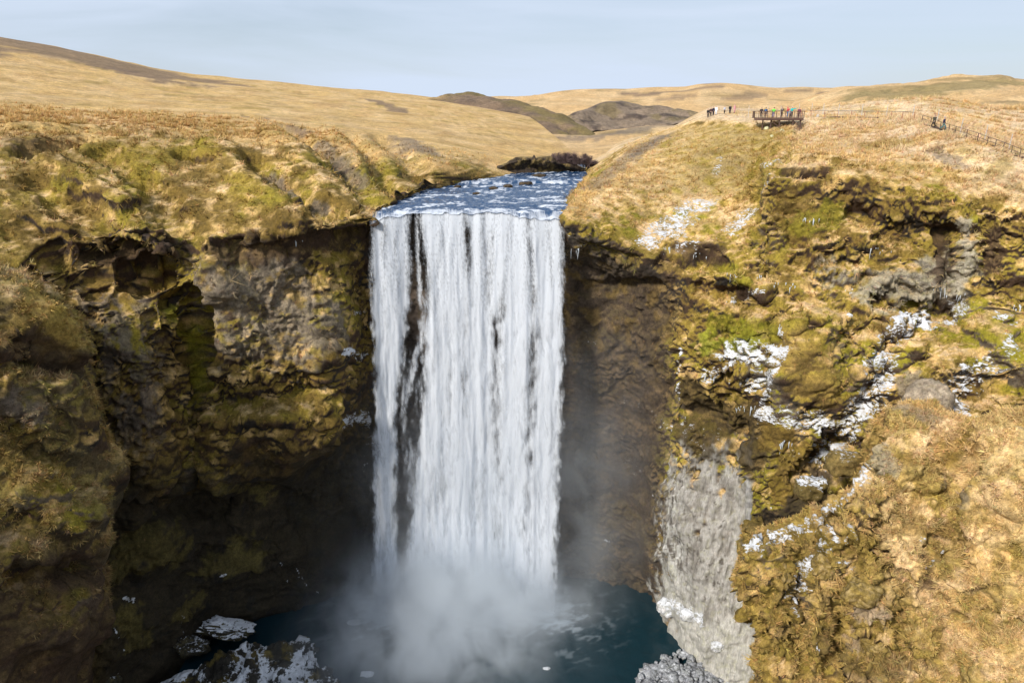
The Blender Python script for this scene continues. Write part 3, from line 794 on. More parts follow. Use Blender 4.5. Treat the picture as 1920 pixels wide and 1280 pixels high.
GS = Sheet(Gc, dens=0.5)
GS.sculpt([
 ([(0,800),(80,850),(170,890)], 1.6, -2.0), ([(60,680),(150,690)], 1.4, -2.2), ([(40,560),(130,640)], 2.0, 1.0), ([(0,680),(60,640)], 1.8, -1.2), ([(60,930),(170,970)], 3.0, 1.3), ([(40,1080),(180,1075)], 1.8, -2.6), ([(0,1040),(60,1050)], 2.5, 1.2),
 ([(100,740),(180,820)], 2.0, .9), ([(10,780),(50,790)], 1.5, -1.2), ([(80,1180),(130,1200)], 2.6, 1.2)])
GS.rough(np.full(len(GS.flat()), 0.9), 301, GL, strata=0.08)
c = land_colour(GS, 311, golden=0.42, mossy=0.6, flat_at=0.75)
p = GS.flat()
c = mixc(c, (0.185, 0.145, 0.065), 0.5 * sstep(-.4, .3, fbm(p / 5, 4, 312)))
for pts, r, cl, w in (([(90,560),(130,640)], 2.4, (0.33, 0.22, 0.05), 0.75), ([(60,650),(110,680),(150,690)], 2.0, SOIL, 0.8), ([(30,850),(60,880)], 2.4, UMBER, 0.6),
                      ([(20,760),(60,770)], 1.5, SCREE, 0.7), ([(110,1060),(170,1080)], 2.5, SOIL, 0.8)):
    c = mixc(c, cl, w * GS.line(pts, r, 19))
c = mixc(c, SOIL, 0.8 * sstep(4.0, 2.6, GS.RP + 0.5 * fbm(p / 4, 3, 313)) )
GS.build('spur_left', c)

# ---- far hills and the valley the river comes from
def hill(name, cols, seed, dens, amp, colour):
    s = Sheet([[at(*q) for q in c_] + [(at(*c_[-1])[0] * 1.15, c_[-1][2] * 1.25, at(*c_[-1])[2] - 0.06 * c_[-1][2])] for c_ in cols], dens=dens)
    s.rough(np.full(len(s.flat()), amp), seed, [(90, 7.0, 'n', 1), (40, 3.5, 'n', 1), (17, 2.4, 'ridge', 1), (7, 1.0, 'n', 1), (3, 0.35, 'billow', 1)], steep_only=False, droop=0)
    s.build(name, colour(s))
    return s
def golden(s, seed, dark=HEATH, cover=0.35):
    p = s.flat()
    c = mixc(np.repeat(np.array([(0.52, 0.335, 0.155)], np.float32), len(p), 0), (0.58, 0.40, 0.21), sstep(-.3, .5, fbm(p / 30, 4, seed)))
    c = mixc(c, (0.24, 0.17, 0.07), 0.7 * sstep(0.2, 0.6, fbm(p / np.array([60, 50, 12]), 5, seed + 3)))
    return mixc(c, dark, 0.85 * sstep(0.75 - cover, 0.95 - cover, fbm(p / np.array([110, 90, 20]), 5, seed + 7)))
sk_px = [(500,192),(700,189),(860,186),(960,184),(1000,182),(1060,174),(1130,172),(1180,172),(1230,167),(1280,163),(1310,157),(1345,156),(1390,160),(1450,167),(1500,166),(1540,168),(1600,166),(1700,168),(1920,166),(2400,160)]
def c_valley(s):
    c = golden(s, 401, cover=0.12)
    for pts, r, w in (([(1180,172),(1210,177)], 14, .9), ([(1250,168),(1330,160)], 26, .8), ([(1280,176),(1250,182)], 12, .6), ([(1380,180),(1430,178)], 14, .6), ([(1490,170),(1580,168)], 14, .7), ([(1540,172),(1544,178)], 7, 1.0)):
        c = mixc(c, HEATH, w * s.line(pts, r, 20))
    c = mixc(c, SCREE, 0.7 * s.line([(1080,262),(1130,248),(1200,238),(1280,230)], 9, 21))
    return c
HV = hill('hills_far', [[(px + (960 - px) * .0, 338, 152), (px, 300, 205), (px, 268, 300), (px, 238, 420), (px, 208, 620), (px, py, 950)] for px, py in sk_px], 402, 0.55, 0.8, c_valley)
def c_heath(s):
    p = s.flat()
    c = mixc(np.repeat(np.array([HEATH], np.float32), len(p), 0), (0.17, 0.125, 0.05), sstep(-.2, .4, fbm(p / 25, 4, 411) + (s.CPAR - 2.2) * .12))
    c = mixc(c, GOLD, 0.8 * (1 - sstep(0.3, 1.0, s.CPAR + .3 * fbm(p / 20, 3, 412))))
    return mixc(c, (0.12, 0.082, 0.058), .7 * sstep(0.1, .4, fbm(p / 14, 4, 413)))
hill('heath_hill', [[(700,235,350),(700,212,380),(760,196,420)], [(800,245,345),(820,210,390),(850,182,450)], [(900,262,335),(920,225,380),(950,186,440)],
                    [(990,275,325),(1010,240,365),(1035,212,420)], [(1050,280,318),(1065,258,350),(1080,238,395)], [(1090,285,312),(1100,272,330),(1120,263,365)], [(1120,290,310),(1130,284,325),(1150,280,345)]], 414, 1.0, 0.5, c_heath)
def c_crag(s):
    p = s.flat()
    c = mixc(np.repeat(np.array([(0.20, 0.148, 0.105)], np.float32), len(p), 0), (0.09, 0.066, 0.052), sstep(0.05, .4, fbm(p / 12, 4, 421)))
    return mixc(c, (0.20, 0.15, 0.07), .6 * sstep(0.1, .4, fbm(p / 18, 4, 422)))
hill('crag_hill', [[(1040,235,400),(1045,230,405),(1058,226,415)], [(1078,252,385),(1082,222,400),(1088,208,430)], [(1110,248,390),(1118,215,415),(1125,199,450)], [(1160,246,395),(1165,212,420),(1165,192,460)],
                   [(1210,242,395),(1215,216,420),(1215,204,455)], [(1270,234,395),(1275,220,415),(1275,210,445)], [(1310,228,395),(1312,222,410),(1316,216,430)]], 424, 1.3, 0.55, c_crag)
def c_right(s):
    c = golden(s, 431, cover=0.0)
    c = mixc(c, (0.21, 0.165, 0.065), 0.75 * s.line([(1640,175),(1760,158),(1880,150)], 22, 22))
    return mixc(c, SCREE, .5 * s.line([(1620,192),(1700,185)], 8, 23))
hill('hill_right', [[(1450,222,300),(1470,214,360),(1490,192,480)], [(1520,216,290),(1530,202,350),(1555,174,480)], [(1600,210,260),(1610,188,340),(1640,161,480)], [(1740,215,240),(1745,180,340),(1765,147,460)],
                    [(1850,220,225),(1855,180,320),(1868,145,440)], [(1940,225,215),(1945,185,300),(1945,156,420)], [(2300,230,190),(2300,190,270),(2300,160,380)]], 433, 0.9, 0.6, c_right)

# ---- low plain far below everything, out to the horizon
gv = np.array([(-6000, -6000, -6), (6000, -6000, -6), (6000, 9000, -6), (-6000, 9000, -6)], float)
go = link('ground', new_mesh('ground', gv, np.array([[0, 1, 2, 3]]), np.tile((0.16, 0.13, 0.07), (4, 1)), {'ice': np.zeros(4)}), M_TER)
go['kind'] = 'structure'
#PART2
# ------------------------------------------------------------------ water
def water_mat(name, deep, foam, rough, bump_scale, bump, stretch=(1, 1, 1)):
    m, t, b = base_mat(name)
    k = t.links.new
    fa = t.nodes.new('ShaderNodeAttribute')
    fa.attribute_name = 'foam'
    geo = t.nodes.new('ShaderNodeNewGeometry')
    mpn = t.nodes.new('ShaderNodeMapping')
    mpn.inputs['Scale'].default_value = stretch
    nz = t.nodes.new('ShaderNodeTexNoise')
    nz.inputs['Scale'].default_value = bump_scale
    nz.inputs['Detail'].default_value = 6
    nz.inputs['Roughness'].default_value = 0.6
    bp = t.nodes.new('ShaderNodeBump')
    bp.inputs['Strength'].default_value = 0.8
    bp.inputs['Distance'].default_value = bump
    mm = t.nodes.new('ShaderNodeMix')
    mm.data_type = 'RGBA'
    mm.inputs['A'].default_value = (*deep, 1)
    mm.inputs['B'].default_value = (*foam, 1)
    rr = t.nodes.new('ShaderNodeMapRange')
    rr.inputs['To Min'].default_value = rough
    rr.inputs['To Max'].default_value = 0.8
    k(geo.outputs['Position'], mpn.inputs['Vector'])
    k(mpn.outputs['Vector'], nz.inputs['Vector'])
    k(nz.outputs['Fac'], bp.inputs['Height'])
    k(bp.outputs['Normal'], b.inputs['Normal'])
    k(fa.outputs['Fac'], mm.inputs['Factor'])
    k(fa.outputs['Fac'], rr.inputs['Value'])
    k(mm.outputs['Result'], b.inputs['Base Color'])
    k(rr.outputs['Result'], b.inputs['Roughness'])
    b.inputs['IOR'].default_value = 1.33
    return m
M_RIVER = water_mat('river_water', (0.015, 0.052, 0.125), (0.76, 0.79, 0.84), 0.10, 1.3, 0.30, (0.8, 0.8, 1))
M_POOL = water_mat('pool_water', (0.006, 0.024, 0.033), (0.62, 0.70, 0.76), 0.12, 0.9, 0.12)

def flat_grid(x0, x1, nx, ys):
    X, Y = np.meshgrid(np.linspace(x0, x1, nx), np.asarray(ys), indexing='ij')
    return X, Y
def lip_y(x):
    v = np.interp(x, [-23, -19, -16, -13, -7, -3, 1, 5, 8, 12], [92.6, 92.6, 93.2, 94.6, 94.7, 94.1, 93.2, 92.5, 92.2, 92.0])
    q = lambda w, k: perlin(np.stack([np.asarray(x) / w, np.zeros_like(x), np.zeros_like(x) + .5], 1), k)
    return v + 0.7 * q(3.1, 711) + 0.35 * q(1.1, 712)
def lip_dz(x):
    x = np.asarray(x)
    q = lambda w, k: perlin(np.stack([x / w, np.zeros_like(x), np.zeros_like(x) + .5], 1), k)
    return np.interp(x, [-23, -18.5, -16, -13.5, -10, -4, 0, 4, 7, 12], [-1.2, -1.0, -0.5, -0.05, 0, 0, -0.3, -0.55, -0.9, -1.1]) + 0.45 * q(2.3, 716) + 0.25 * q(0.8, 717) - .1
# river above the lip
ry = np.concatenate([np.linspace(89.6, 100, 80), np.linspace(100.2, 130, 90), np.linspace(130.2, 141, 50), np.linspace(141.5, 185, 40)])
X, Y = flat_grid(0, 1, 240, ry)
X = lerp(np.interp(Y, [92, 97, 105, 120, 150, 185], [-18.4, -18.2, -17.4, -16, -5, 4]), np.interp(Y, [92, 95, 112, 140, 150, 185], [7.6, 8.0, 12.2, 17.2, 18.4, 24]), X)
P0 = np.stack([X, Y, np.zeros_like(X)], -1).reshape(-1, 3)
xr, yr = P0[:, 0], P0[:, 1]
step_y = 133.5 + 1.3 * perlin(np.stack([xr / 6, xr * 0, xr * 0 + 3], 1), 700) + 0.06 * (xr - 5)
stepz = sstep(-0.6, 0.9, yr - step_y)
lipd = yr - lip_y(xr)
lipfall = np.clip(-lipd, 0, 4)
zr = 60.52 + lip_dz(xr) * sstep(3.2, -0.2, lipd) ** 1.4 + (yr - 93) * 0.004 + 0.42 * stepz - 0.45 * lipfall ** 1.6
fl = np.stack([xr / 1.6, yr / 2.4, xr * 0], 1)
zr += (0.20 * fbm(fl, 4, 701) + 0.09 * fbm(fl * 3.1, 3, 702)) * sstep(0.2, 3, lipd)
near_step = np.exp(-((yr - step_y + 0.5) / 1.1) ** 2)
zr += near_step * 0.22 * np.abs(fbm(np.stack([xr / .8, yr / .8, xr * 0], 1), 3, 704))
st1 = fbm(np.stack([xr / 3.4, yr / 1.7, xr * 0 + 9], 1), 6, 705, gain=.6)
st2 = fbm(np.stack([xr / 0.9, yr / 3.0, xr * 0 + 5], 1), 4, 706)
big = perlin(np.stack([xr / 9, yr / 7, xr * 0 + 4], 1), 715)
foam = sstep(0.16, 0.62, st1 + 0.5 * big + 0.45 * st2 + 0.10 * sstep(112, 95, yr)) * 0.75
foam = np.maximum(foam, near_step * sstep(-0.15, 0.35, st2 + .4 * st1 + 0.1) * (0.55 + .45 * sstep(-.1, .3, perlin(np.stack([xr / 5, xr * 0, xr * 0 + 8], 1), 707))))
foam = np.maximum(foam, 0.8 * sstep(2.6, -0.4, lipd + 2.2 * st2) * sstep(0.0, 0.35, st2 + 0.5 * perlin(np.stack([xr / 1.6, xr * 0, xr * 0], 1), 709)))
foam = np.maximum(foam, 0.8 * sstep(0.0, 0.3, st1 + st2 * .5) * sstep(102, 95, yr) * sstep(-10, -15, xr))
RQ = grid_quads(240, len(ry))
RQ = RQ[(lipd[RQ].max(1) > -0.1)]
rv = new_mesh('river', np.stack([xr, yr, zr], 1), RQ, None, {'foam': foam})
ro = link('river', rv, M_RIVER)
ro['kind'] = 'structure'

# plunge pool
X, Y = flat_grid(-46, 26, 210, np.linspace(58, 101, 150))
P0 = np.stack([X, Y, np.zeros_like(X)], -1).reshape(-1, 3)
xr, yr = P0[:, 0], P0[:, 1]
wv = fbm(np.stack([xr / 3, yr / 3, xr * 0], 1), 5, 720)
dist = np.hypot(np.clip(np.abs(xr + 7) - 12.5, 0, 99), yr - 89.5)
zr = 0.10 * wv + 0.5 * np.exp(-(dist / 3.0) ** 2) * (0.5 + wv)
sw = fbm(np.stack([xr / 2.2 + wv, yr / 1.4 + wv, xr * 0 + 2], 1), 5, 721)
foam = 0.9 * sstep(0.10, 0.75, 0.9 * np.exp(-(dist / 4.2) ** 2) + 0.5 * sw * np.exp(-(dist / 9.0) ** 2) * 1.6)
foam = np.maximum(foam, 0.22 * sstep(0.1, 0.7, sw) * sstep(15, 6, dist))
po = link('plunge_pool', new_mesh('plunge_pool', np.stack([xr, yr, zr], 1), grid_quads(210, 150), None, {'foam': foam}), M_POOL)
po['kind'] = 'structure'

# the falling water: three loose curtains of strands, one behind another
def fall_mat():
    m = bpy.data.materials.new('falling_water')
    m.use_nodes = True
    t = m.node_tree
    t.nodes.clear()
    k = t.links.new
    out = t.nodes.new('ShaderNodeOutputMaterial')
    al = t.nodes.new('ShaderNodeAttribute')
    al.attribute_name = 'alpha'
    df = t.nodes.new('ShaderNodeBsdfDiffuse')
    df.inputs['Color'].default_value = (0.82, 0.85, 0.90, 1)
    tl = t.nodes.new('ShaderNodeBsdfTranslucent')
    tl.inputs['Color'].default_value = (0.82, 0.86, 0.92, 1)
    m1 = t.nodes.new('ShaderNodeMixShader')
    m1.inputs['Fac'].default_value = 0.35
    tr = t.nodes.new('ShaderNodeBsdfTransparent')
    m2 = t.nodes.new('ShaderNodeMixShader')
    k(df.outputs[0], m1.inputs[1])
    k(tl.outputs[0], m1.inputs[2])
    k(al.outputs['Fac'], m2.inputs['Fac'])
    k(tr.outputs[0], m2.inputs[1])
    k(m1.outputs[0], m2.inputs[2])
    k(m2.outputs[0], out.inputs['Surface'])
    return m
M_FALL = fall_mat()
fall_root = empty('waterfall', (-6, 92, 0))
fall_root['kind'] = 'structure'
KY = [395, 430, 470, 500, 560, 620, 700, 780, 850, 930, 1000, 1080, 1160]
LEFT_L = [700, 701, 699, 697, 698, 702, 706, 706, 704, 705, 705, 703, 700]
LEFT_R = [768, 764, 767, 768, 766, 756, 747, 741, 742, 740, 741, 750, 765]
MAIN_L = [790, 793, 796, 799, 802, 799, 797, 793, 784, 778, 770, 758, 750]
MAIN_R = [1052, 1053, 1053, 1053, 1052, 1053, 1052, 1049, 1046, 1043, 1041, 1040, 1042]
GAPS = [  # (y, x) line, half width, depth
 ([(395,870),(432,873)], 5.0, 0.44), ([(435,878),(515,880)], 8.8, 0.60), ([(400,908),(470,905)], 5.0, 0.28), ([(410,928),(500,918),(560,912)], 7.5, 0.32), ([(400,990),(460,991)], 7.5, 0.44), ([(465,996),(525,996)], 7.5, 0.44),
 ([(555,944),(625,934)], 8.8, 0.40), ([(600,928),(720,930),(800,930),(900,938)], 10.0, 0.50), ([(540,1002),(640,1006)], 8.8, 0.40), ([(640,998),(760,996),(850,990)], 11.2, 0.50), ([(840,826),(930,828)], 12.5, 0.34),
 ([(960,930),(1035,934)], 10.0, 0.40), ([(700,870),(760,866)], 6.2, 0.24), ([(640,846),(720,842)], 6.2, 0.24), ([(880,905),(980,905)], 8.8, 0.28), ([(560,820),(640,822)], 6.2, 0.24), ([(900,990),(1000,980)], 7.5, 0.32), ([(560,880),(620,872)], 6.2, 0.28),
 ([(430,830),(520,834)], 5.0, 0.20), ([(430,952),(540,946)], 5.0, 0.28), ([(420,722),(470,718)], 5.0, 0.28), ([(430,742),(520,735)], 5.0, 0.20), ([(430,1030),(520,1034)], 3.8, 0.24)]
WISPS = [([(400,781),(470,783),(560,789)], 4, .45), ([(560,800),(610,792),(660,784),(720,768),(760,757)], 6, .5), ([(650,760),(760,757),(850,762),(950,770)], 8, .3), ([(840,772),(930,778)], 9, .4), ([(720,786),(800,780)], 5, .3)]
def fall_density(px, py):
    li = lambda v: np.interp(py, KY, v)
    e = 11.0
    d = sstep(-e, e, px - li(LEFT_L)) * sstep(-e, e, li(LEFT_R) - px) * 0.9
    d = np.maximum(d, sstep(-e, e, px - li(MAIN_L)) * sstep(-e, e, li(MAIN_R) - px) * 0.92)
    for ln, w, dp in GAPS:
        yy = [q[0] for q in ln]
        cx = np.interp(py, yy, [q[1] for q in ln])
        ww = sstep(yy[0] - 30, yy[0] + 12, py) * sstep(yy[-1] + 45, yy[-1] - 15, py)
        d = d - dp * ww * np.exp(-((px - cx) / w) ** 2)
    for ln, w, dp in WISPS:
        yy = [q[0] for q in ln]
        cx = np.interp(py, yy, [q[1] for q in ln])
        ww = sstep(yy[0] - 30, yy[0] + 10, py) * sstep(yy[-1] + 50, yy[-1] - 10, py)
        d = np.maximum(d, dp * ww * np.exp(-((px - cx) / w) ** 2))
    return d
NX, NZ = 300, 350
for layer in range(3):
    xs = np.linspace(-22.8, 10.5, NX)
    hs = np.concatenate([np.linspace(0, 1.2, 12)[:-1], np.linspace(1.2, 61.5, NZ - 11)])
    X, H = np.meshgrid(xs, hs, indexing='ij')
    x, h = X.ravel(), H.ravel()
    sd = 740 + 20 * layer
    z = 60.65 - h
    ridg = 0.35 * fbm(np.stack([x / 1.5, h / 16, x * 0], 1), 3, sd) + 0.10 * fbm(np.stack([x / 0.6, h / 4, x * 0], 1), 3, sd + 3) * sstep(0, 4, h)
    hh = np.maximum(h - 0.6, 0)
    y = lip_y(x) + 0.12 + 0.2 * layer + 2.2 * np.clip(1 - h / 0.6, 0, 1) - (0.56 - 0.06 * layer) * (np.sqrt(hh + .02) - .14) - ridg * sstep(0.6, 4, h)
    z = 60.64 - 0.03 * layer - hh + lip_dz(x) * sstep(3.2, -0.2, np.where(h < .6, 2.2 * (1 - h / .6), 0) + .1) ** 1.4
    xo = x + 0.12 * fbm(np.stack([x / 2, h / 6, x * 0 + 4], 1), 3, sd + 5) * sstep(0, 6, h)
    P = np.stack([xo, y, z], 1)
    px, py, _ = project(P)
    jag = 8 * fbm(np.stack([px / 18, py / 30, px * 0], 1), 4, sd + 7) * sstep(420, 600, py)
    D = fall_density(px + jag, py + 2.2 * jag)
    s1 = fbm(np.stack([px / 17, py / 150, px * 0], 1), 4, sd + 8)
    s2 = fbm(np.stack([px / 3.0, py / 34, px * 0 + 2], 1), 3, sd + 9)
    clump = fbm(np.stack([px / 8 + .35 * s2, py / 26 - np.abs(s1) * 2, px * 0 + 7], 1), 4, sd + 10)
    grain = perlin(np.stack([px / 2.2, py / 6.0, px * 0 + 1], 1), sd + 11)
    up = sstep(660, 470, py)
    puff = fbm(np.stack([px / 22, py / 34 + .6 * s1, px * 0 + 11], 1), 4, sd + 12)
    v = D * 1.15 - 0.16 + 0.42 * s1 + (0.16 + .16 * up) * s2 + 0.42 * clump * (1 - .45 * up) + 0.55 * grain * up + 0.30 * puff * (1 - up) - 0.05 * layer
    a = sstep(-0.05, 1.0, v) * sstep(0.0, 0.22, D)
    a = np.clip(a * (0.70, 0.70, 0.78)[layer], 0, 0.9)
    a *= 1 - 0.4 * sstep(1000, 1150, py)
    a *= sstep(-0.05, 0.7, h + 0.6 * s2 + 0.55 * perlin(np.stack([x / 1.4, x * 0, x * 0 + .5], 1), 718)) * 0.8 + 0.2 * sstep(0.5, 0.9, h)
    Q = grid_quads(NX, NZ)
    keep = a[Q].max(1) > 0.02
    Q = Q[keep]
    used = np.unique(Q)
    remap = np.zeros(len(P), np.int32)
    remap[used] = np.arange(len(used))
    me = new_mesh('water_curtain', P[used] - np.array([-6, 92, 0]), remap[Q], None, {'alpha': a[used]})
    link('water_curtain', me, M_FALL, fall_root)

# spray
def mist_mat():
    m = bpy.data.materials.new('spray')
    m.use_nodes = True
    t = m.node_tree
    t.nodes.clear()
    k = t.links.new
    out = t.nodes.new('ShaderNodeOutputMaterial')
    pv = t.nodes.new('ShaderNodeVolumePrincipled')
    pv.inputs['Color'].default_value = (0.90, 0.95, 1.0, 1)
    pv.inputs['Anisotropy'].default_value = 0.2
    geo = t.nodes.new('ShaderNodeNewGeometry')
    def blob(cx, cy_, cz, rx, ry_, rz, amp):
        a = t.nodes.new('ShaderNodeVectorMath'); a.operation = 'SUBTRACT'
        a.inputs[1].default_value = (cx, cy_, cz)
        d = t.nodes.new('ShaderNodeVectorMath'); d.operation = 'DIVIDE'
        d.inputs[1].default_value = (rx, ry_, rz)
        q = t.nodes.new('ShaderNodeVectorMath'); q.operation = 'DOT_PRODUCT'
        ng = t.nodes.new('ShaderNodeMath'); ng.operation = 'MULTIPLY'; ng.inputs[1].default_value = -1
        ex = t.nodes.new('ShaderNodeMath'); ex.operation = 'EXPONENT'
        am = t.nodes.new('ShaderNodeMath'); am.operation = 'MULTIPLY'; am.inputs[1].default_value = amp
        k(geo.outputs['Position'], a.inputs[0]); k(a.outputs[0], d.inputs[0])
        k(d.outputs[0], q.inputs[0]); k(d.outputs[0], q.inputs[1])
        k(q.outputs['Value'], ng.inputs[0]); k(ng.outputs[0], ex.inputs[0]); k(ex.outputs[0], am.inputs[0])
        return am.outputs[0]
    def add(u, v):
        a = t.nodes.new('ShaderNodeMath'); a.operation = 'ADD'
        k(u, a.inputs[0]); k(v, a.inputs[1])
        return a.outputs[0]
    tot = blob(-13, 88, 1.5, 6.5, 3.6, 6.5, 0.60)
    for q in ((-5, 88, 1.5, 7, 3.6, 7.0, 0.70), (3, 88, 0.8, 5.0, 3.2, 3.8, 0.70), (-9, 82.5, 1, 10, 5.5, 6, 0.27), (-12, 76, 0, 11, 5.5, 6, 0.19), (12, 91, 18, 7, 5, 20, 0.03), (-7, 89.5, 16, 13, 3.0, 15, 0.04), (-20, 87, 1, 6, 4, 6, 0.16), (9, 88, 1, 5, 3.5, 3, .08)):
        tot = add(tot, blob(*q))
    mpn = t.nodes.new('ShaderNodeMapping')
    mpn.inputs['Scale'].default_value = (1, 1, 0.7)
    nz = t.nodes.new('ShaderNodeTexNoise')
    nz.inputs['Scale'].default_value = 0.20
    nz.inputs['Detail'].default_value = 4
    nz.inputs['Roughness'].default_value = 0.6
    nz.inputs['Distortion'].default_value = 0.6
    mr = t.nodes.new('ShaderNodeMapRange')
    mr.inputs['From Min'].default_value = 0.38
    mr.inputs['From Max'].default_value = 0.64
    mr.inputs['To Min'].default_value = 0.3
    mr.inputs['To Max'].default_value = 2.3
    mu = t.nodes.new('ShaderNodeMath'); mu.operation = 'MULTIPLY'
    k(geo.outputs['Position'], mpn.inputs['Vector']); k(mpn.outputs[0], nz.inputs['Vector'])
    k(nz.outputs['Fac'], mr.inputs['Value']); k(mr.outputs[0], mu.inputs[0]); k(tot, mu.inputs[1])
    k(mu.outputs[0], pv.inputs['Density'])
    k(pv.outputs[0], out.inputs['Volume'])
    return m
bm = bmesh.new()
bmesh.ops.create_cube(bm, size=1)
me = bpy.data.meshes.new('spray_mist')
bm.to_mesh(me); bm.free()
mo = link('spray_mist', me, mist_mat())
mo.scale = (60, 34, 46)
mo.location = (-4, 84, 21.6)
tag(mo, 'pale spray drifting round the foot of the waterfall', 'spray', kind='stuff')
#PART3
# ------------------------------------------------------------------ grass standing and hanging on the land
rng = np.random.default_rng(5)
def tufts(name, s, count, size, weight, label, hang=0.5, far=175.0):
    p, n = s.flat(), s.normals().reshape(-1, 3)
    px, py, d = s._pj
    lum = s.col @ np.array([0.3, 0.59, 0.11])
    w = weight * sstep(0.05, 0.16, lum) * (s.ice < 0.3) * (s.snow < 0.4) * ((px > -40) & (px < 1960) & (py > 0) & (py < 1310)) * sstep(far, far * 0.5, p[:, 1])
    w = w * (0.06 + 0.94 * sstep(-0.12, 0.16, fbm(p / 1.7, 3, 990)))
    sp = s.spacing() ** 2
    facing = ((np.array([0, 0, CAM_Z]) - p) * n).sum(1) / d
    w = w * sp * (facing > -0.05) * (n[:, 2] > -0.1)
    idx = rng.choice(len(p), count, p=w / w.sum())
    B = 6
    base = p[idx] + rng.normal(0, 0.10, (count, 3)) - n[idx] * 0.04
    nn = n[idx]
    down = np.array([0, 0, -1.0]) + nn * nn[:, 2:3]
    dl = np.linalg.norm(down, axis=1, keepdims=True)
    down = down / np.maximum(dl, 0.05)
    L0 = size * rng.lognormal(-0.05, 0.42, count) * (0.7 + 0.7 * sstep(-.3, .4, perlin(p[idx] / 2.2, 991)))
    V = np.empty((count, B, 3, 3), np.float32)
    Cc = np.empty((count, B, 3, 3), np.float32)
    tint = rng.uniform(0.85, 1.35, (count, 1, 1)) * (1 + rng.normal(0, 0.06, (count, 1, 3)))
    cb = s.col[idx][:, None, :] * tint
    cb = np.minimum(lerp(cb, np.array(GOLD)[None, None, :] * tint, 0.22), 0.72)
    for k in range(B):
        r = rng.normal(0, 0.55, (count, 3))
        dirv = nn * 0.75 + down * hang * dl + np.array([0, 0, 0.25]) + r
        dirv /= np.linalg.norm(dirv, axis=1, keepdims=True)
        side = np.cross(dirv, rng.normal(0, 1, (count, 3)))
        side /= np.maximum(np.linalg.norm(side, axis=1, keepdims=True), 1e-6)
        wd = (0.030 + 0.030 * rng.random(count))[:, None] * (size / 0.4)
        b0 = base + rng.normal(0, 0.07, (count, 3))
        V[:, k, 0] = b0 - side * wd
        V[:, k, 1] = b0 + side * wd
        V[:, k, 2] = b0 + dirv * L0[:, None] * rng.uniform(0.6, 1.1, (count, 1))
        g = rng.uniform(0.75, 1.2, (count, 1))
        Cc[:, k, 0] = cb[:, 0] * 0.9 * g
        Cc[:, k, 1] = cb[:, 0] * 0.9 * g
        Cc[:, k, 2] = cb[:, 0] * 1.15 * g
    me = new_mesh(name, V.reshape(-1, 3), np.arange(count * B * 3).reshape(-1, 3), Cc.reshape(-1, 3), None, smooth=False)
    o = link(name, me, M_BLADE)
    tag(o, label, 'grass', kind='stuff')
tufts('dry_grass', L, 22000, 0.42, np.interp(L.RP, [0, 2, 4, 8, 11, 12], [0.1, 0.25, 0.7, 1, 1, 0.3]), 'dry grass and moss growing on the left side of the gorge', 0.8)
tufts('dry_grass', RT, 30000, 0.40, np.interp(RT.RP, [0, 3, 4, 8, 11, 12], [0.0, 0.2, 0.9, 1, 0.7, 0.2]) * np.interp(RT.CPAR, [0, 4, 7], [.3, .6, 1]), 'dry grass and moss hanging on the right cliffs and knoll', 0.8)
tufts('dry_grass', FR, 26000, 0.35, np.interp(FR.CPAR, [0, 6, 8, 13], [.35, .4, 1, 1]), 'golden dry grass covering the near right ridge', 0.6)
tufts('dry_grass', GS, 9000, 0.36, np.ones(len(GS.flat())), 'dull dry grass covering the near left spur', 0.7)

# ------------------------------------------------------------------ stones, ice
def ico(sub):
    bm = bmesh.new()
    bmesh.ops.create_icosphere(bm, subdivisions=sub, radius=1)
    v = np.array([x.co[:] for x in bm.verts])
    f = np.array([[q.index for q in x.verts] for x in bm.faces])
    bm.free()
    return v, f
ICO = {k: ico(k) for k in (2, 3, 4, 5)}
def stone_mesh(name, scale, seed, base, snow=0.0, sub=3, rot=0.0, tilt=0.0, rough=0.28, mottle=None):
    v, f = ICO[sub]
    v = v * (1 + rough * fbm(v * 1.3 + seed * 7.1, 3, seed)[:, None] * 1.6)
    v = np.sign(v) * np.abs(v) ** 0.78
    v = v * (1 + 0.10 * fbm(v * 4.5 + seed, 3, seed + 1)[:, None])
    v = v * np.array(scale)
    ca, sa = math.cos(tilt), math.sin(tilt)
    v = np.stack([v[:, 0] * ca - v[:, 2] * sa, v[:, 1], v[:, 0] * sa + v[:, 2] * ca], 1)
    ca, sa = math.cos(rot), math.sin(rot)
    v = np.stack([v[:, 0] * ca - v[:, 1] * sa, v[:, 0] * sa + v[:, 1] * ca, v[:, 2]], 1)
    me = new_mesh(name, v, f)
    nrm = np.empty(len(v) * 3, np.float32)
    me.vertices.foreach_get('normal', nrm)
    nrm = nrm.reshape(-1, 3)
    m = max(scale)
    q = fbm(v / (0.35 * m) + seed, 4, seed + 3)
    c = np.repeat(np.array([base], np.float32), len(v), 0) * (1 + 0.5 * q[:, None])
    if mottle is not None:
        c = mixc(c, mottle, 0.8 * sstep(0.0, 0.3, fbm(v / (0.22 * m) + 3 * seed, 4, seed + 5)))
    ic = np.zeros(len(v))
    if snow:
        a = me.attributes.new('snow', 'FLOAT', 'POINT')
        sw_ = np.clip(0.30 + 1.0 * snow, 0, .92) * sstep(-0.15, 0.55, nrm[:, 2] + 0.6 * fbm(v / (0.3 * m) + seed, 3, seed + 4))
        a.data.foreach_set('value', sw_.astype(np.float32))
    a = me.attributes.new('Col', 'FLOAT_COLOR', 'POINT')
    c4 = np.ones((len(v), 4), np.float32); c4[:, :3] = np.clip(c, .005, .9)
    a.data.foreach_set('color', c4.ravel())
    a = me.attributes.new('ice', 'FLOAT', 'POINT')
    a.data.foreach_set('value', ic.astype(np.float32))
    return me
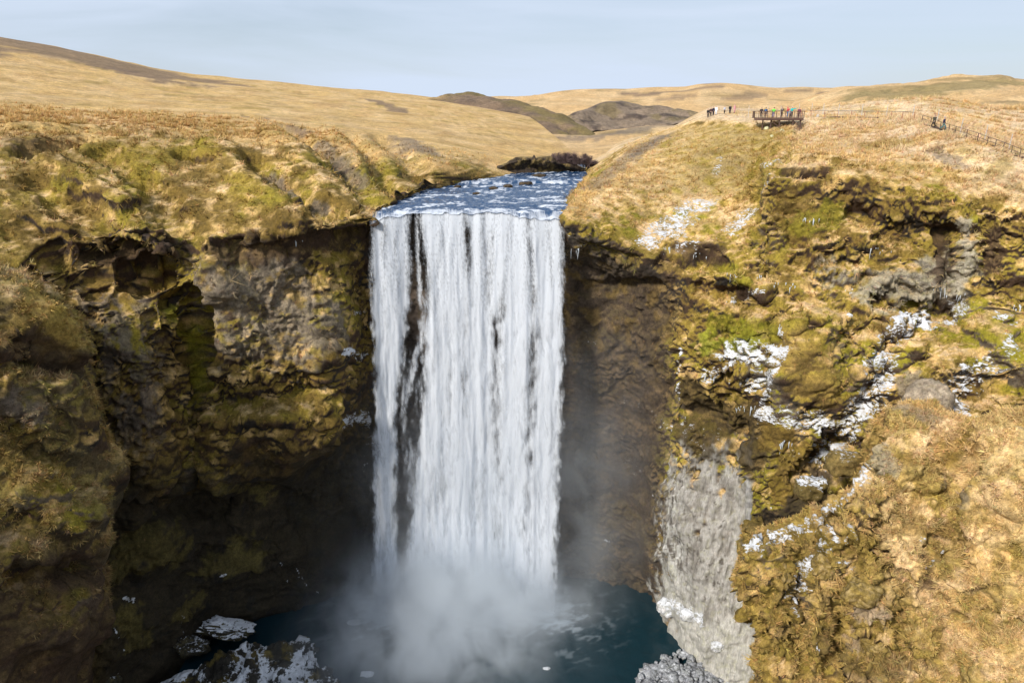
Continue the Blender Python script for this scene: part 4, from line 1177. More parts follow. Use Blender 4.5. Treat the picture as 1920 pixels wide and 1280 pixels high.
def hit(objs, px, py):
    """first land met along the sight line"""
    o0 = Vector((0, 0, CAM_Z)); d = ray(px, py).normalized()
    best = None
    for o in objs:
        ok, loc, nr, _ = o.ray_cast(o0, d)
        if ok and (best is None or (loc - o0).length < (best[0] - o0).length):
            best = (loc.copy(), nr.copy())
    return best
def ground_z(objs, x, y, z0=200.0):
    best = None
    for o in objs:
        ok, loc, nr, _ = o.ray_cast(Vector((x, y, z0)), Vector((0, 0, -1)))
        if ok and (best is None or loc.z > best):
            best = loc.z
    return best
def ztop(z, px, py):
    """point on the sight line at height z"""
    d = ray(px, py); k = (z - CAM_Z) / d.z
    return (d.x * k, d.y * k, z)

# snow-dusted rock shelf and blocks by the pool, lower left
SHc = []
for px, b in ((230,1300),(285,1276),(345,1256),(400,1236),(440,1216),(490,1211),(540,1203),(566,1200),(580,1216),(600,1250),(640,1285)):
    back = ztop(2.4 if px < 570 else 1.4, px, b)
    mid = ztop(1.9 if px < 590 else 0.9, px - 6, b + 32)
    fr = ztop(1.2 if px < 590 else 0.5, px - 14, b + 85)
    SHc.append([(back[0] + .3, back[1] + 2.0, -2.0), (back[0] + .1, back[1] + .7, back[2] - .9), back, mid, fr, (fr[0], fr[1] - 5, -2.0)])
SH = Sheet(SHc, dens=0.9)
SH.rough(np.full(len(SH.flat()), 1.0), 901, [(3.2, 1.0, 'n', 1), (1.6, 0.55, 'billow', 1), (0.8, 0.34, 'billow', 1), (0.4, 0.14, 'billow', 1)], steep_only=False, droop=0)
p = SH.flat()
n_ = SH.normals().reshape(-1, 3)
c = mixc(np.repeat(np.array([(0.030, 0.026, 0.020)], np.float32), len(p), 0), OLIVE, 0.35 * sstep(0.1, .5, fbm(p / 2, 4, 902)))
sn = np.clip(0.72 + 0.9 * fbm(p / 4.0, 3, 903) + 0.05 * (SH.CPAR - 5.0), 0.1, 0.9) * sstep(0.2, 0.6, n_[:, 2])
SH.build('rock_shelf', c, None, kind='thing', snow=sn)
tag(SH.obj, 'low dark rock shelf dusted with snow at the edge of the pool', 'rock')

def stone_thing(name, px, py, Y, scale, seed, base, label, cat='rock', group=None, **kw):
    me = stone_mesh(name, scale, seed, base, **kw)
    o = link(name, me, M_TER)
    o.location = at(px, py, Y)
    tag(o, label, cat, group)
    return o
stone_thing('snowy_rock', 425, 1176, 81.5, (3.4, 1.6, 0.9), 31, (0.035, 0.030, 0.020), 'dark mossy rock with its top buried in snow above the rock shelf', snow=0.52, sub=5, rot=0.3, tilt=-0.40, rough=.42, mottle=(.09, .075, .03))
stone_thing('snowy_rock', 360, 1207, 79.5, (2.0, 1.5, 1.1), 36, (0.035, 0.030, 0.020), 'smaller dark rock with a curl of snow down one side', snow=0.26, sub=5, rot=0.2, tilt=-0.3, rough=.42, mottle=(.08, .065, .03))
stone_thing('snowy_rock', 195, 1278, 71.5, (2.0, 1.6, 1.2), 37, (0.045, 0.040, 0.028), 'dark rock streaked with ice at the foot of the left spur', snow=0.30, sub=4, mottle=(.10, .08, .03))
stone_thing('boulder', 1738, 752, 69.3, (2.5, 2.0, 2.1), 33, (.36, .29, .21), 'big tan boulder resting among snow streaks behind the near ridge', cat='boulder', sub=4, rot=0.5, tilt=0.35, rough=0.2, mottle=(.26, .20, .14))
stone_thing('icy_boulder', 1520, 915, 68.8, (1.7, 1.5, 1.3), 34, (0.15, 0.11, 0.035), 'mossy boulder capped with ice in the snow gully', cat='boulder', sub=4, snow=0.42, mottle=(.2, .14, .05))
stone_thing('mossy_boulder', 1580, 868, 69.5, (1.9, 1.5, 1.3), 35, (0.17, 0.12, 0.04), 'rounded mossy boulder wedged in the top of the snow gully', cat='boulder', sub=4, snow=0.2, mottle=(.26, .18, .06))
for px, py, r, sc, sd, lab in ((1622, 1112, 1.0, (1.5, 1.1, 1.2), 41, 'tan mossy block standing out of the near ridge'), (1548, 1062, 1.0, (1.3, 1.0, 1.1), 42, 'mossy block beside the snow-filled cleft of the near ridge'), (1468, 1075, 1.0, (1.2, 1.0, 1.5), 43, 'mossy crag at the nose of the near ridge'), (1650, 1215, 1.0, (1.2, 0.9, 0.8), 44, 'dark mossy block over a hollow low on the near ridge')):
    h = hit([FR.obj], px, py)
    o = link('mossy_block', stone_mesh('mossy_block', sc, sd, (0.24, 0.165, 0.045), sub=4, rot=sd, tilt=.2, rough=.42, mottle=(.40, .29, .13)), M_TER)
    o.location = h[0] + Vector((0, .55, -.35))
    tag(o, lab, 'rock', 'mossy blocks on the near ridge')
# stones in the river
for k, (px, py, w, lab) in enumerate(((893, 363, 1.0, 'dark wet stone standing alone in the river'), (925, 353, 1.2, 'low brown stone just below the river rapids'), (985, 345, 2.0, 'widest mossy rock in the line of rapids'), (858, 350, 1.0, 'small black stone breaking the rapids near the left bank'), (1010, 331, 2.4, 'flat brown rock in the calm river above the rapids'), (952, 349, 1.3, 'dark stone in the white water of the rapids'))):
    q = ztop(60.80 if py > 340 else 61.05, px, py)
    o = link('river_stone', stone_mesh('river_stone', (w * .62, w * .55, w * .22), 50 + k, (0.07, 0.05, 0.03), sub=3), M_TER)
    o.location = q
    tag(o, lab, 'stone', 'stones in the river')
# ice-glazed stones heaped at the right of the pool
rnd = random.Random(8)
protos = [stone_mesh('ice_stone', (1, rnd.uniform(.7, 1), rnd.uniform(.55, .8)), 60 + k, (0.25, 0.26, 0.28), snow=0.2, sub=3, rough=.34, mottle=(0.42, .43, .46)) for k in range(7)]
spots = []
for k in range(900):
    px, py = rnd.uniform(1195, 1395), rnd.uniform(1205, 1300)
    top = np.interp(px, [1195, 1215, 1250, 1290, 1330, 1395], [1268, 1250, 1226, 1216, 1240, 1268])
    if py < top:
        continue
    x, y, z = ztop(0.35 + 1.1 * min(1, (py - top) / 45), px, py)
    r = rnd.choice((0.2, 0.25, 0.3, 0.36, 0.42, 0.5, 0.62, 0.85))
    if any((x - a) ** 2 + (y - b) ** 2 < (0.72 * (r + c_)) ** 2 for a, b, _, c_ in spots):
        continue
    spots.append((x, y, z, r))
    if len(spots) >= 130:
        break
for x, y, z, r in spots:
    o = link('ice_stone', rnd.choice(protos))
    o.location = (x, y, z)
    o.rotation_euler = (rnd.uniform(-.3, .3), rnd.uniform(-.3, .3), rnd.uniform(0, 6.28))
    o.scale = (r, r, r)
    tag(o, 'ice-glazed grey stone in the heap beside the pool', 'stone', 'ice-glazed stones heaped beside the pool')
for me in protos:
    me.materials.append(M_TER)
o = link('ice_stone', stone_mesh('ice_stone', (0.9, 0.6, .4), 71, (0.3, 0.31, 0.33), snow=.4, sub=3), M_TER)
o.location = ztop(0.1, 1296, 1212)
tag(o, 'single icy stone standing in the water beyond the stone heap', 'stone')
me = stone_mesh('heap_base', (7.5, 4.2, 1.3), 72, (0.2, 0.205, 0.22), snow=.2, sub=5, mottle=(.36, .37, .40))
o = link('stone_bank', me, M_TER)
o.location = ztop(-0.2, 1300, 1290)
o['kind'] = 'structure'
for k, (px, py, w, lab) in enumerate(((1255, 1138, 1.6, 'largest lump of white ice at the waterline under the frozen mound'), (1290, 1152, 1.1, 'smaller lump of white ice beside the frozen mound'), (1345, 1211, .8, 'round white ice block stuck on the frozen mound'))):
    h = hit([RT.obj], px, py)
    o = link('ice_block', stone_mesh('ice_block', (w, w * .7, w * .75), 80 + k, (0.5, .5, .5), snow=.6, sub=4), M_TER)
    o.location = h[0] if h else ztop(.3, px, py)
    tag(o, lab, 'ice')
for k, (px, py, w, lab) in enumerate(((665, 1166, 1.0, 'thin ice floe adrift on the left of the pool'), (688, 1263, .9, 'ice floe adrift in the spray near the rock shelf'), (1025, 1252, .5, 'tiny ice floe adrift in the middle of the dark pool'))):
    o = link('ice_floe', stone_mesh('ice_floe', (w, w * .6, w * .14), 90 + k, (.6, .62, .65), snow=.6, sub=3), M_TER)
    o.location = ztop(0.12, px, py)
    tag(o, lab, 'ice', 'ice floes in the pool')

# icicles under the ledges of the right cliff
def m_ice():
    m, t, b = base_mat('icicle_ice')
    b.inputs['Base Color'].default_value = (0.62, 0.67, 0.72, 1)
    b.inputs['Roughness'].default_value = 0.25
    return m
M_ICE = m_ice()
bm = bmesh.new()
bmesh.ops.create_cone(bm, cap_ends=True, segments=6, radius1=0.16, radius2=0.015, depth=1.0, matrix=Matrix.Translation((0, 0, -0.5)) @ Matrix.Rotation(math.pi, 4, 'X'))
for v in bm.verts:
    v.co.x += 0.05 * math.sin(v.co.z * 7)
icm = bpy.data.meshes.new('icicle')
bm.to_mesh(icm); bm.free()
icm.materials.append(M_ICE)
rnd = random.Random(21)
for px, py, w, cnt, ln, lab in (
    (1262, 462, 10, 6, 1.3, 'long icicles hanging below the snowy slope'), (1312, 478, 14, 7, .6, 'short icicles under the brown overhang'), (1372, 515, 10, 6, .8, 'icicles with a thick white clump under a mossy ledge'),
    (1425, 520, 8, 5, .7, 'icicles under a small green ledge'), (1470, 535, 22, 9, .8, 'row of thin icicles on the mossy cliff'), (1520, 412, 18, 7, .6, 'icicles under the bright green moss cushion'),
    (1592, 545, 12, 5, 1.0, 'two long icicles among the mossy cliff lumps'), (1650, 470, 20, 8, .8, 'icicles at the top of the grey rock band'), (1760, 545, 12, 6, 1.0, 'icicles in the shade of the deep corner'), (1790, 553, 18, 8, .9, 'icicles at the head of the snow gully'),
    (1450, 650, 14, 7, .8, 'icicles beside the bright moss patch'), (1370, 565, 12, 6, .6, 'icicles under the snow-edged moss ledge'), (1330, 705, 16, 8, .8, 'icicles fringing the frosted ledge'), (1400, 765, 22, 10, 1.0, 'icicles along the lower rim of the frosted ledge'),
    (1470, 830, 20, 9, 1.2, 'icicles down the brown block beside the frozen mound'), (1900, 575, 12, 6, .8, 'icicles above the far snow streak'), (1075, 470, 12, 7, .9, 'icicles wet by the falls on the right lip'), (560, 455, 8, 3, .9, 'icicle pair under the left cliff rim')):
    base = hit([RT.obj, L.obj], px, py)
    if base is None:
        continue
    root = empty('icicle_row', base[0])
    tag(root, lab, 'icicles', 'icicles on the cliffs')
    for k in range(cnt):
        h = hit([RT.obj, L.obj], px + rnd.uniform(-w, w), py + rnd.uniform(-5, 5))
        if h is None or (h[0] - base[0]).length > 6:
            continue
        o = link('icicle', icm, None, root)
        o.location = h[0] - base[0] + Vector((0, -0.18, 0.1))
        q = ln * rnd.choice((.25, .35, .5, .7, .9, 1.3))
        w_ = 0.42 * rnd.uniform(.5, 1.2)
        o.scale = (w_, w_, q)
        o.rotation_euler = (rnd.uniform(-.06, .06), rnd.uniform(-.06, .06), rnd.uniform(0, 6))

# ------------------------------------------------------------------ dark river bank and bare shrub upstream
BKc = []
for px, b, tp, Yb in ((930,331,318,149.5),(952,330,306,150.5),(975,329,300,151.5),(1000,329,298,152.5),(1030,329,301,153.5),(1058,329,307,154.5),(1085,329,315,155.5),(1105,330,322,156.5)):
    x0, y0, z0 = at(px, b, Yb)
    x1, y1, z1 = at(px, tp, Yb + 0.4)
    BKc.append([(x0, y0, z0 - 1.0), (x0, y0 + .3, z0), (x0, y0 + 1.4, lerp(z0, z1, .45)), (x1, y1 - .3, lerp(z0, z1, .9)), (x1, y1 + .2, z1), (x1 * 1.01, y1 + 3, z1 + .4), (x1 * 1.03, y1 + 12, z1 - .6)])
BK = Sheet(BKc, dens=1.3)
BK.rough(np.full(len(BK.flat()), .8), 951, [(3.0, 1.1, 'n', 1), (1.3, 0.6, 'billow', 1), (0.6, .3, 'billow', 1)], steep_only=False, droop=0)
p = BK.flat()
c = mixc(np.repeat(np.array([(0.045, 0.032, 0.022)], np.float32), len(p), 0), (0.2, .14, .05), .7 * sstep(0.05, .4, fbm(p / 1.6, 4, 952)))
c = mixc(c, (0.36, .25, .1), sstep(4.3, 5.0, BK.RP))
BK.build('river_bank', c)
M_TWIG = plain('bare_twigs', (0.115, 0.075, 0.070), 0.9)
def shrub(px, py, Y, w, h, n, seed, label):
    r = np.random.default_rng(seed)
    x, y, z = at(px, py, Y)
    root = empty('bare_shrub', (x, y, z))
    tag(root, label, 'shrub')
    def strips(name, a, b, wd, parent):
        k = len(a)
        dr = b - a
        sd = np.cross(dr, np.array([0, 1.0, 0.15])); sd /= np.maximum(np.linalg.norm(sd, axis=1, keepdims=True), 1e-6)
        sd2 = np.cross(dr, sd); sd2 /= np.maximum(np.linalg.norm(sd2, axis=1, keepdims=True), 1e-6)
        V = np.stack([a + sd * wd, a - sd * .5 * wd + sd2 * .86 * wd, a - sd * .5 * wd - sd2 * .86 * wd, b], 1).reshape(-1, 3)
        i = np.arange(k)[:, None] * 4
        Q = np.concatenate([i + np.array([0, 1, 3]), i + np.array([1, 2, 3]), i + np.array([2, 0, 3])])
        return link(name, new_mesh(name, V, Q, smooth=False), M_TWIG, parent)
    st = []
    for k in range(26):
        a = np.array([r.uniform(-.42, .42) * w, r.uniform(-1.2, 1.2), -.4])
        b = a + np.array([r.normal(0, .5), r.normal(0, .4), h * r.uniform(.45, .8)])
        st.append((a, b))
    A, B = np.array([q[0] for q in st]), np.array([q[1] for q in st])
    strips('stem', A, B, 0.07, root)
    sel = r.integers(0, len(st), n)
    t = r.uniform(.2, 1, (n, 1))
    a = A[sel] + (B[sel] - A[sel]) * t
    b = a + r.normal(0, 1, (n, 3)) * np.array([.75, .6, .35]) + np.array([0, 0, .45])
    prof = 1 - (np.abs(b[:, 0]) / (w * .62)) ** 2
    ok = b[:, 2] < h * np.clip(prof, .15, 1)
    strips('twigs', a[ok], b[ok], 0.03, root)['kind'] = 'stuff'
shrub(1070, 309, 156.2, 10.5, 3.6, 7000, 3, 'wide bare purple-brown shrub on the dark bank above the river')
shrub(1108, 313, 158, 4.0, 2.2, 1600, 4, 'small bare shrub at the end of the dark bank')
#PART4
# ------------------------------------------------------------------ viewing platform
LAND = [RT.obj, L.obj]
M_STEEL = plain('rusty_steel', (0.105, 0.058, 0.045), 0.75)
M_BOARD = plain('weathered_boards', (0.13, 0.085, 0.065), 0.85)
M_RED = plain('red_oxide_rail', (0.36, 0.14, 0.085), 0.7)
M_DARKPOST = plain('dark_timber', (0.10, 0.065, 0.05), 0.85)
M_WHITE = plain('bleached_post', (0.50, 0.47, 0.43), 0.8)
M_WIRE = plain('fence_wire', (0.25, 0.23, 0.21), 0.5, 0.6)
def box_mesh(name, sx, sy, sz, bevel=0.12):
    bm = bmesh.new()
    bmesh.ops.create_cube(bm, size=1)
    for v in bm.verts:
        v.co.x *= sx; v.co.y *= sy; v.co.z *= sz
    bmesh.ops.bevel(bm, geom=bm.edges[:], offset=min(sx, sy, sz) * bevel, segments=1, affect='EDGES')
    me = bpy.data.meshes.new(name)
    bm.to_mesh(me); bm.free()
    return me
def bar(name, a, b, w, mat, parent=None, h=None, org=Vector((0, 0, 0))):
    a, b = Vector(a), Vector(b)
    d = b - a
    me = box_mesh(name, w, h or w, d.length)
    o = link(name, me, mat, parent)
    q = d.to_track_quat('Z', 'Y')
    o.rotation_mode = 'QUATERNION'
    o.rotation_quaternion = q
    o.location = (a + b) / 2 - org
    return o
DY = 133.5
DX = at(1457, 217, DY)[0]
DZ = 72.45
plat = empty('viewing_platform', (DX, DY, DZ))
tag(plat, 'rust-brown steel viewing platform on stilts jutting from the knoll above the falls', 'platform')
poly = [(-4.3, -0.6), (-3.4, -2.4), (4.1, -1.7), (4.3, 2.6), (-3.6, 2.6)]
O = Vector((0, 0, 0))
# deck boards run front to back
xb = -4.2
while xb < 4.25:
    xc = xb + 0.14
    fr = np.interp(xc, [-4.3, -3.4, 4.1, 4.3], [-0.6, -2.4, -1.7, -1.6])
    bk = np.interp(xc, [-4.3, -3.6, 4.3], [0.2, 2.6, 2.6])
    o = link('deck_board', box_mesh('deck_board', 0.26, bk - fr, 0.06), M_BOARD, plat)
    o.location = (xc, (fr + bk) / 2, 0)
    xb += 0.29
front = [(-4.3, -0.6), (-3.4, -2.4), (-1.5, -2.22), (0.4, -2.04), (2.3, -1.86), (4.1, -1.7)]
for a, b in zip([front[0], front[1]], [front[1], front[-1]]):
    bar('edge_beam', (*a, -0.22), (*b, -0.22), 0.14, M_STEEL, plat, h=0.34)
bar('edge_beam', (4.2, -1.7, -0.22), (4.3, 2.6, -0.22), 0.14, M_STEEL, plat, h=0.34)
for yy in (-1.2, 0.2, 1.6):
    bar('cross_beam', (-3.4, yy, -0.3), (4.1, yy, -0.3), 0.16, M_STEEL, plat, h=0.3)
# railing
posts = []
for a, b in ((front[0], front[1]), (front[1], front[-1]), ((4.25, -1.7), (4.35, 2.6)), ((-4.3, -0.6), (-3.7, 2.6))):
    a, b = Vector((*a, 0)), Vector((*b, 0))
    n = max(2, round((b - a).length / 0.85))
    for k in range(n):
        q = a.lerp(b, k / n)
        bar('railing_post', (q.x, q.y, -0.05), (q.x, q.y, 1.12), 0.085, M_STEEL, plat)
    for hh, w in ((1.13, 0.09), (0.75, 0.04), (0.42, 0.04), (0.12, 0.05)):
        bar('top_rail' if hh > 1 else 'railing_wire', (a.x, a.y, hh), (b.x, b.y, hh), w, M_STEEL, plat)
# stilts and braces, standing on the slope
stilts = [(-1.6, -1.7), (-0.1, -1.9), (2.4, -1.6), (3.9, -1.4), (-2.9, -1.2)]
feet = []
for sx_, sy_ in stilts:
    gz = ground_z(LAND, DX + sx_, DY + sy_)
    gz = min((gz if gz is not None else 70.5) - DZ - 0.5, -1.2)
    bar('stilt', (sx_, sy_, -0.38), (sx_, sy_, gz), 0.19, M_STEEL, plat)
    feet.append(gz)
bar('brace', (-1.5, -1.75, -0.6), (-0.1, -1.85, max(feet[1] * .7, -2.2)), 0.10, M_STEEL, plat)
bar('brace', (2.5, -1.62, -0.5), (3.9, -1.4, -1.6), 0.10, M_STEEL, plat)
bar('brace', (2.45, -1.5, -1.7), (3.85, -1.3, -0.5), 0.10, M_STEEL, plat)
bar('brace', (2.4, -1.55, -1.85), (3.9, -1.35, -1.75), 0.10, M_STEEL, plat)
# pale stones under the platform
for k, (px, py, r, lab) in enumerate(((1437, 243, .42, 'yellowish pale stone below the left stilts of the platform'), (1466, 247, .36, 'pale lichened stone below the middle stilt'), (1447, 257, .30, 'lowest pale stone on the slope under the platform'), (1490, 236, .26, 'small pale stone under the braced corner of the platform'))):
    h = hit([RT.obj], px, py)
    if h:
        o = link('pale_stone', stone_mesh('pale_stone', (r, r * .8, r * .8), 120 + k, (0.58, 0.55, 0.33), sub=3), M_TER)
        o.location = h[0] + Vector((0, 0, r * .4))
        tag(o, lab, 'stone', 'pale stones under the platform')

# ------------------------------------------------------------------ boardwalk, stair railing, wire fence
def land_pt(px, py):
    h = hit(LAND, px, py)
    return h[0]
BASE = [(1502,219),(1520,220),(1545,221),(1570,221),(1595,221),(1620,222),(1645,222),(1670,223),(1691,224),(1713,226)]
pts = [land_pt(*q) for q in BASE]
rl = empty('stair_railing', pts[0])
tag(rl, 'red-oxide metal railing along the level path to the platform', 'railing')
org = pts[0]
for q in pts:
    bar('railing_post', q - org - Vector((0, 0, .3)), q - org + Vector((0, 0, 1.25)), 0.075, M_RED, rl)
for a, b in zip(pts[:-1], pts[1:]):
    bar('top_rail', a - org + Vector((0, 0, 1.22)), b - org + Vector((0, 0, 1.22)), 0.07, M_WIRE, rl)
BASE2 = [(1728,230),(1744,236),(1762,244),(1778,249),(1790,253),(1811,259),(1832,266),(1850,273),(1865,278),(1880,284),(1895,290),(1911,296),(1930,303)]
pts2 = [land_pt(*q) for q in BASE2]
rl2 = empty('stair_railing', pts2[0])
tag(rl2, 'dark timber handrail going down the grassy hillside beside the steps', 'railing')
org = pts2[0]
for q in pts2:
    bar('railing_post', q - org - Vector((0, 0, .3)), q - org + Vector((0, 0, 1.1)), 0.08, M_DARKPOST, rl2)
for a, b in zip(pts2[:-1], pts2[1:]):
    for hh in (1.08, 0.6):
        bar('top_rail' if hh > 1 else 'lower_rail', a - org + Vector((0, 0, hh)), b - org + Vector((0, 0, hh)), 0.05, M_DARKPOST, rl2)
# steps behind the handrail
stp = empty('hillside_stair', pts2[0])
tag(stp, 'dark wooden steps climbing the grassy hillside to the knoll', 'stair')
for a, b in zip(pts2[:-1], pts2[1:]):
    n = max(2, int((b - a).length / 0.8))
    for k in range(n):
        q = a.lerp(b, k / n) + Vector((0.15, 1.0, 0.0))
        gz = ground_z(LAND, q.x, q.y) or q.z
        o = link('step', box_mesh('step', 0.34, 1.3, 0.12), M_DARKPOST, stp)
        o.location = Vector((q.x, q.y, gz + 0.06)) - pts2[0]
# edge board of the path
a, b = land_pt(1554, 221), land_pt(1646, 222)
bw = empty('path_edge_board', a)
tag(bw, 'long dark timber edging at the foot of the red railing', 'edging')
nseg = 6
for k in range(nseg):
    q0, q1 = a.lerp(b, k / nseg), a.lerp(b, (k + .97) / nseg)
    for q in (q0, q1):
        q.z = (ground_z(LAND, q.x, q.y) or q.z) + 0.12
        q.y -= .3
    bar('board', q0 - a, q1 - a, 0.07, M_DARKPOST, bw, h=0.16)
# bleached fence posts with wire
FP = [(1405,221),(1441,221),(1465,222),(1500,214),(1524,214),(1546,215),(1575,216),(1619,217),(1666,218),(1715,220),(1761,232),(1806,252),(1852,266),(1898,284)]
wf = None
prev = None
for k, (px, py) in enumerate(FP):
    q = land_pt(px, py) + Vector((0, 0.8, 0))
    q.z = ground_z(LAND, q.x, q.y) or q.z
    if wf is None:
        wf = empty('wire_fence', q)
        tag(wf, 'fence of bleached white posts and thin wire along the knoll', 'fence')
        org = q.copy()
    hgt = 2.0 if k > 2 else 2.2
    bar('fence_post', q - org - Vector((0, 0, .3)), q - org + Vector((0.12 * (k > 8), 0, hgt)), 0.09 if 4 < k < 11 else 0.075, M_WHITE, wf)
    if prev is not None:
        for hh in (0.7, 1.3):
            bar('wire', prev - org + Vector((0, 0, hh)), q - org + Vector((0, 0, hh)), 0.02, M_WIRE, wf)
    prev = q
h = land_pt(1533, 220)
o = link('lamp_box', box_mesh('lamp_box', 0.38, 0.38, 0.5), M_WHITE)
o.location = h + Vector((0, 0, .25))
tag(o, 'small white box on the ground at the start of the red railing', 'box')

# ------------------------------------------------------------------ people
CM = {}
def cloth(col):
    if col not in CM:
        CM[col] = plain('cloth_%02d' % len(CM), col, 0.85, var=0.15, scale=9)
    return CM[col]
M_SKIN = plain('skin', (0.50, 0.31, 0.23), 0.6, var=0.08)
M_HAIR = plain('hair', (0.025, 0.018, 0.014), 0.6)
def skin_mesh(name, verts, edges, radii, sub=2):
    me = bpy.data.meshes.new(name)
    me.from_pydata(verts, edges, [])
    o = bpy.data.objects.new(name, me)
    COL.objects.link(o)
    m = o.modifiers.new('s', 'SKIN')
    m.use_smooth_shade = True
    for k, r in enumerate(radii):
        me.skin_vertices[0].data[k].radius = (r, r) if not isinstance(r, tuple) else r
    me.skin_vertices[0].data[0].use_root = True
    s_ = o.modifiers.new('d', 'SUBSURF')
    s_.levels = s_.render_levels = sub
    dg = bpy.context.evaluated_depsgraph_get()
    out = bpy.data.meshes.new_from_object(o.evaluated_get(dg))
    out.name = name
    bpy.data.objects.remove(o)
    bpy.data.meshes.remove(me)
    return out
POSES = {
 'stand': dict(arms=[((-.22, 0, 1.40), (-.27, .02, 1.12), (-.25, -.08, .88)), ((.22, 0, 1.40), (.27, .02, 1.12), (.25, -.08, .88))], feet=[-.10, .10], fy=[0, 0]),
 'rail': dict(arms=[((-.22, 0, 1.40), (-.28, -.10, 1.15), (-.16, -.36, 1.13)), ((.22, 0, 1.40), (.28, -.10, 1.15), (.16, -.36, 1.13))], feet=[-.12, .12], fy=[0, .06]),
 'photo': dict(arms=[((-.22, 0, 1.40), (-.26, -.18, 1.22), (-.09, -.32, 1.45)), ((.22, 0, 1.40), (.26, -.18, 1.22), (.09, -.32, 1.45))], feet=[-.10, .12], fy=[0, .05]),
 'point': dict(arms=[((-.22, 0, 1.40), (-.27, .02, 1.12), (-.24, -.08, .88)), ((.22, 0, 1.40), (.48, -.04, 1.46), (.74, -.06, 1.50))], feet=[-.11, .11], fy=[0, .04]),
 'walk': dict(arms=[((-.22, 0, 1.40), (-.27, .14, 1.13), (-.25, .10, .90)), ((.22, 0, 1.40), (.27, -.12, 1.13), (.25, -.26, .95))], feet=[-.09, .09], fy=[-.30, .30]),
}
PROTO = {}
def person_meshes(pose):
    if pose in PROTO:
        return PROTO[pose]
    q = POSES[pose]
    # one continuous figure: pelvis, spine, neck, head, arms to the hand, legs to the toe
    v = [(0, 0, .95), (0, .01, 1.12), (0, .01, 1.32), (0, .0, 1.46), (0, -.01, 1.56), (0, -.015, 1.66), (0, -.01, 1.76)]
    r = [(.15, .11), (.13, .10), (.16, .11), (.075, .07), (.06, .06), (.085, .10), (.065, .075)]
    e = [(0, 1), (1, 2), (2, 3), (3, 4), (4, 5), (5, 6)]
    v.append((0, -.115, 1.655)); r.append(.018); e.append((5, 7))            # nose
    for s_ in (-1, 1):
        v.append((s_ * .095, 0, 1.66)); r.append(.022); e.append((5, len(v) - 1))   # ears
    hands = []
    for a in q['arms']:
        i = len(v)
        v += [a[0], a[1], a[2]]
        r += [.062, .046, .034]
        e += [(2, i), (i, i + 1), (i + 1, i + 2)]
        d = (Vector(a[2]) - Vector(a[1])).normalized()
        palm = Vector(a[2]) + d * .07
        v.append(tuple(palm)); r.append(.036); e.append((i + 2, i + 3))
        hands.append((palm, d, a[0][0] < 0))
        side = d.cross(Vector((0, 1, .3))).normalized()
        for k, (off, ln) in enumerate(((-.027, .065), (-.009, .08), (.009, .075), (.027, .058))):
            j = len(v)
            b0 = palm + d * .04 + side * off
            v += [tuple(b0), tuple(b0 + d * ln * .6 + Vector((0, -.012, -.004))), tuple(b0 + d * ln + Vector((0, -.03, -.012)))]
            r += [.0095, .0085, .0075]
            e += [(i + 3, j), (j, j + 1), (j + 1, j + 2)]
        j = len(v)
        v += [tuple(palm + side * .04 + Vector((0, -.015, 0))), tuple(palm + side * .05 + d * .04 + Vector((0, -.03, 0)))]
        r += [.011, .009]
        e += [(i + 3, j), (j, j + 1)]
    for s_, fy in zip(q['feet'], q['fy']):
        i = len(v)
        kn = -.06 - abs(fy) * .15
        v += [(s_, 0, .88), (s_, fy * .45 + kn, .50), (s_, fy + (.08 if fy > .2 else 0), .10 + (.08 if fy > .2 else 0)), (s_, fy - .15, .04)]
        r += [.095, .068, .045, (.045, .038)]
        e += [(0, i), (i, i + 1), (i + 1, i + 2), (i + 2, i + 3)]
    body = skin_mesh('body', v, e, r)
    a0, a1 = q['arms']
    jv = [(0, 0, .90), (0, .01, 1.12), (0, .01, 1.32), (0, 0, 1.47)]
    jr = [(.20, .15), (.19, .15), (.21, .15), (.10, .09)]
    je = [(0, 1), (1, 2), (2, 3)]
    for a in q['arms']:
        i = len(jv)
        jv += [a[0], a[1], a[2]]; jr += [.088, .07, .055]
        je += [(2, i), (i, i + 1), (i + 1, i + 2)]
    jacket = skin_mesh('jacket', jv, je, jr)
    tv = [(0, 0, .98)]; tr = [(.165, .13)]; te = []
    bv = []
    for s_, fy in zip(q['feet'], q['fy']):
        i = len(tv)
        kn = -.06 - abs(fy) * .15
        tv += [(s_, 0, .86), (s_, fy * .45 + kn, .50), (s_, fy + (.08 if fy > .2 else 0), .13 + (.08 if fy > .2 else 0))]
        tr += [.115, .085, .072]
        te += [(0, i), (i, i + 1), (i + 1, i + 2)]
        zz = .08 if fy > .2 else 0
        bv.append(skin_mesh('boot', [(s_, fy + zz, .16 + zz), (s_, fy + zz + .01, .06 + zz), (s_, fy - .10, .045 + zz * .5), (s_, fy - .18, .04)], [(0, 1), (1, 2), (2, 3)], [.06, .062, .055, .045]))
    trousers = skin_mesh('trousers', tv, te, tr)
    hood = skin_mesh('hood', [(0, .02, 1.50), (0, .035, 1.64), (0, .01, 1.78)], [(0, 1), (1, 2)], [(.10, .09), (.115, .11), (.08, .08)])
    hair = skin_mesh('hair', [(0, .05, 1.60), (0, .04, 1.70), (0, -.005, 1.79)], [(0, 1), (1, 2)], [(.085, .06), (.098, .085), (.075, .075)])
    pack = skin_mesh('backpack', [(0, .20, 1.02), (0, .21, 1.22), (0, .18, 1.42)], [(0, 1), (1, 2)], [(.15, .09), (.17, .11), (.13, .07)])
    coat = skin_mesh('coat', [(0, 0, .52), (0, .0, .80), (0, .01, 1.12), (0, 0, 1.40)], [(0, 1), (1, 2), (2, 3)], [(.25, .20), (.23, .18), (.19, .15), (.14, .11)])
    PROTO[pose] = dict(body=body, jacket=jacket, trousers=trousers, boots=bv, hood=hood, hair=hair, backpack=pack, coat=coat)
    return PROTO[pose]
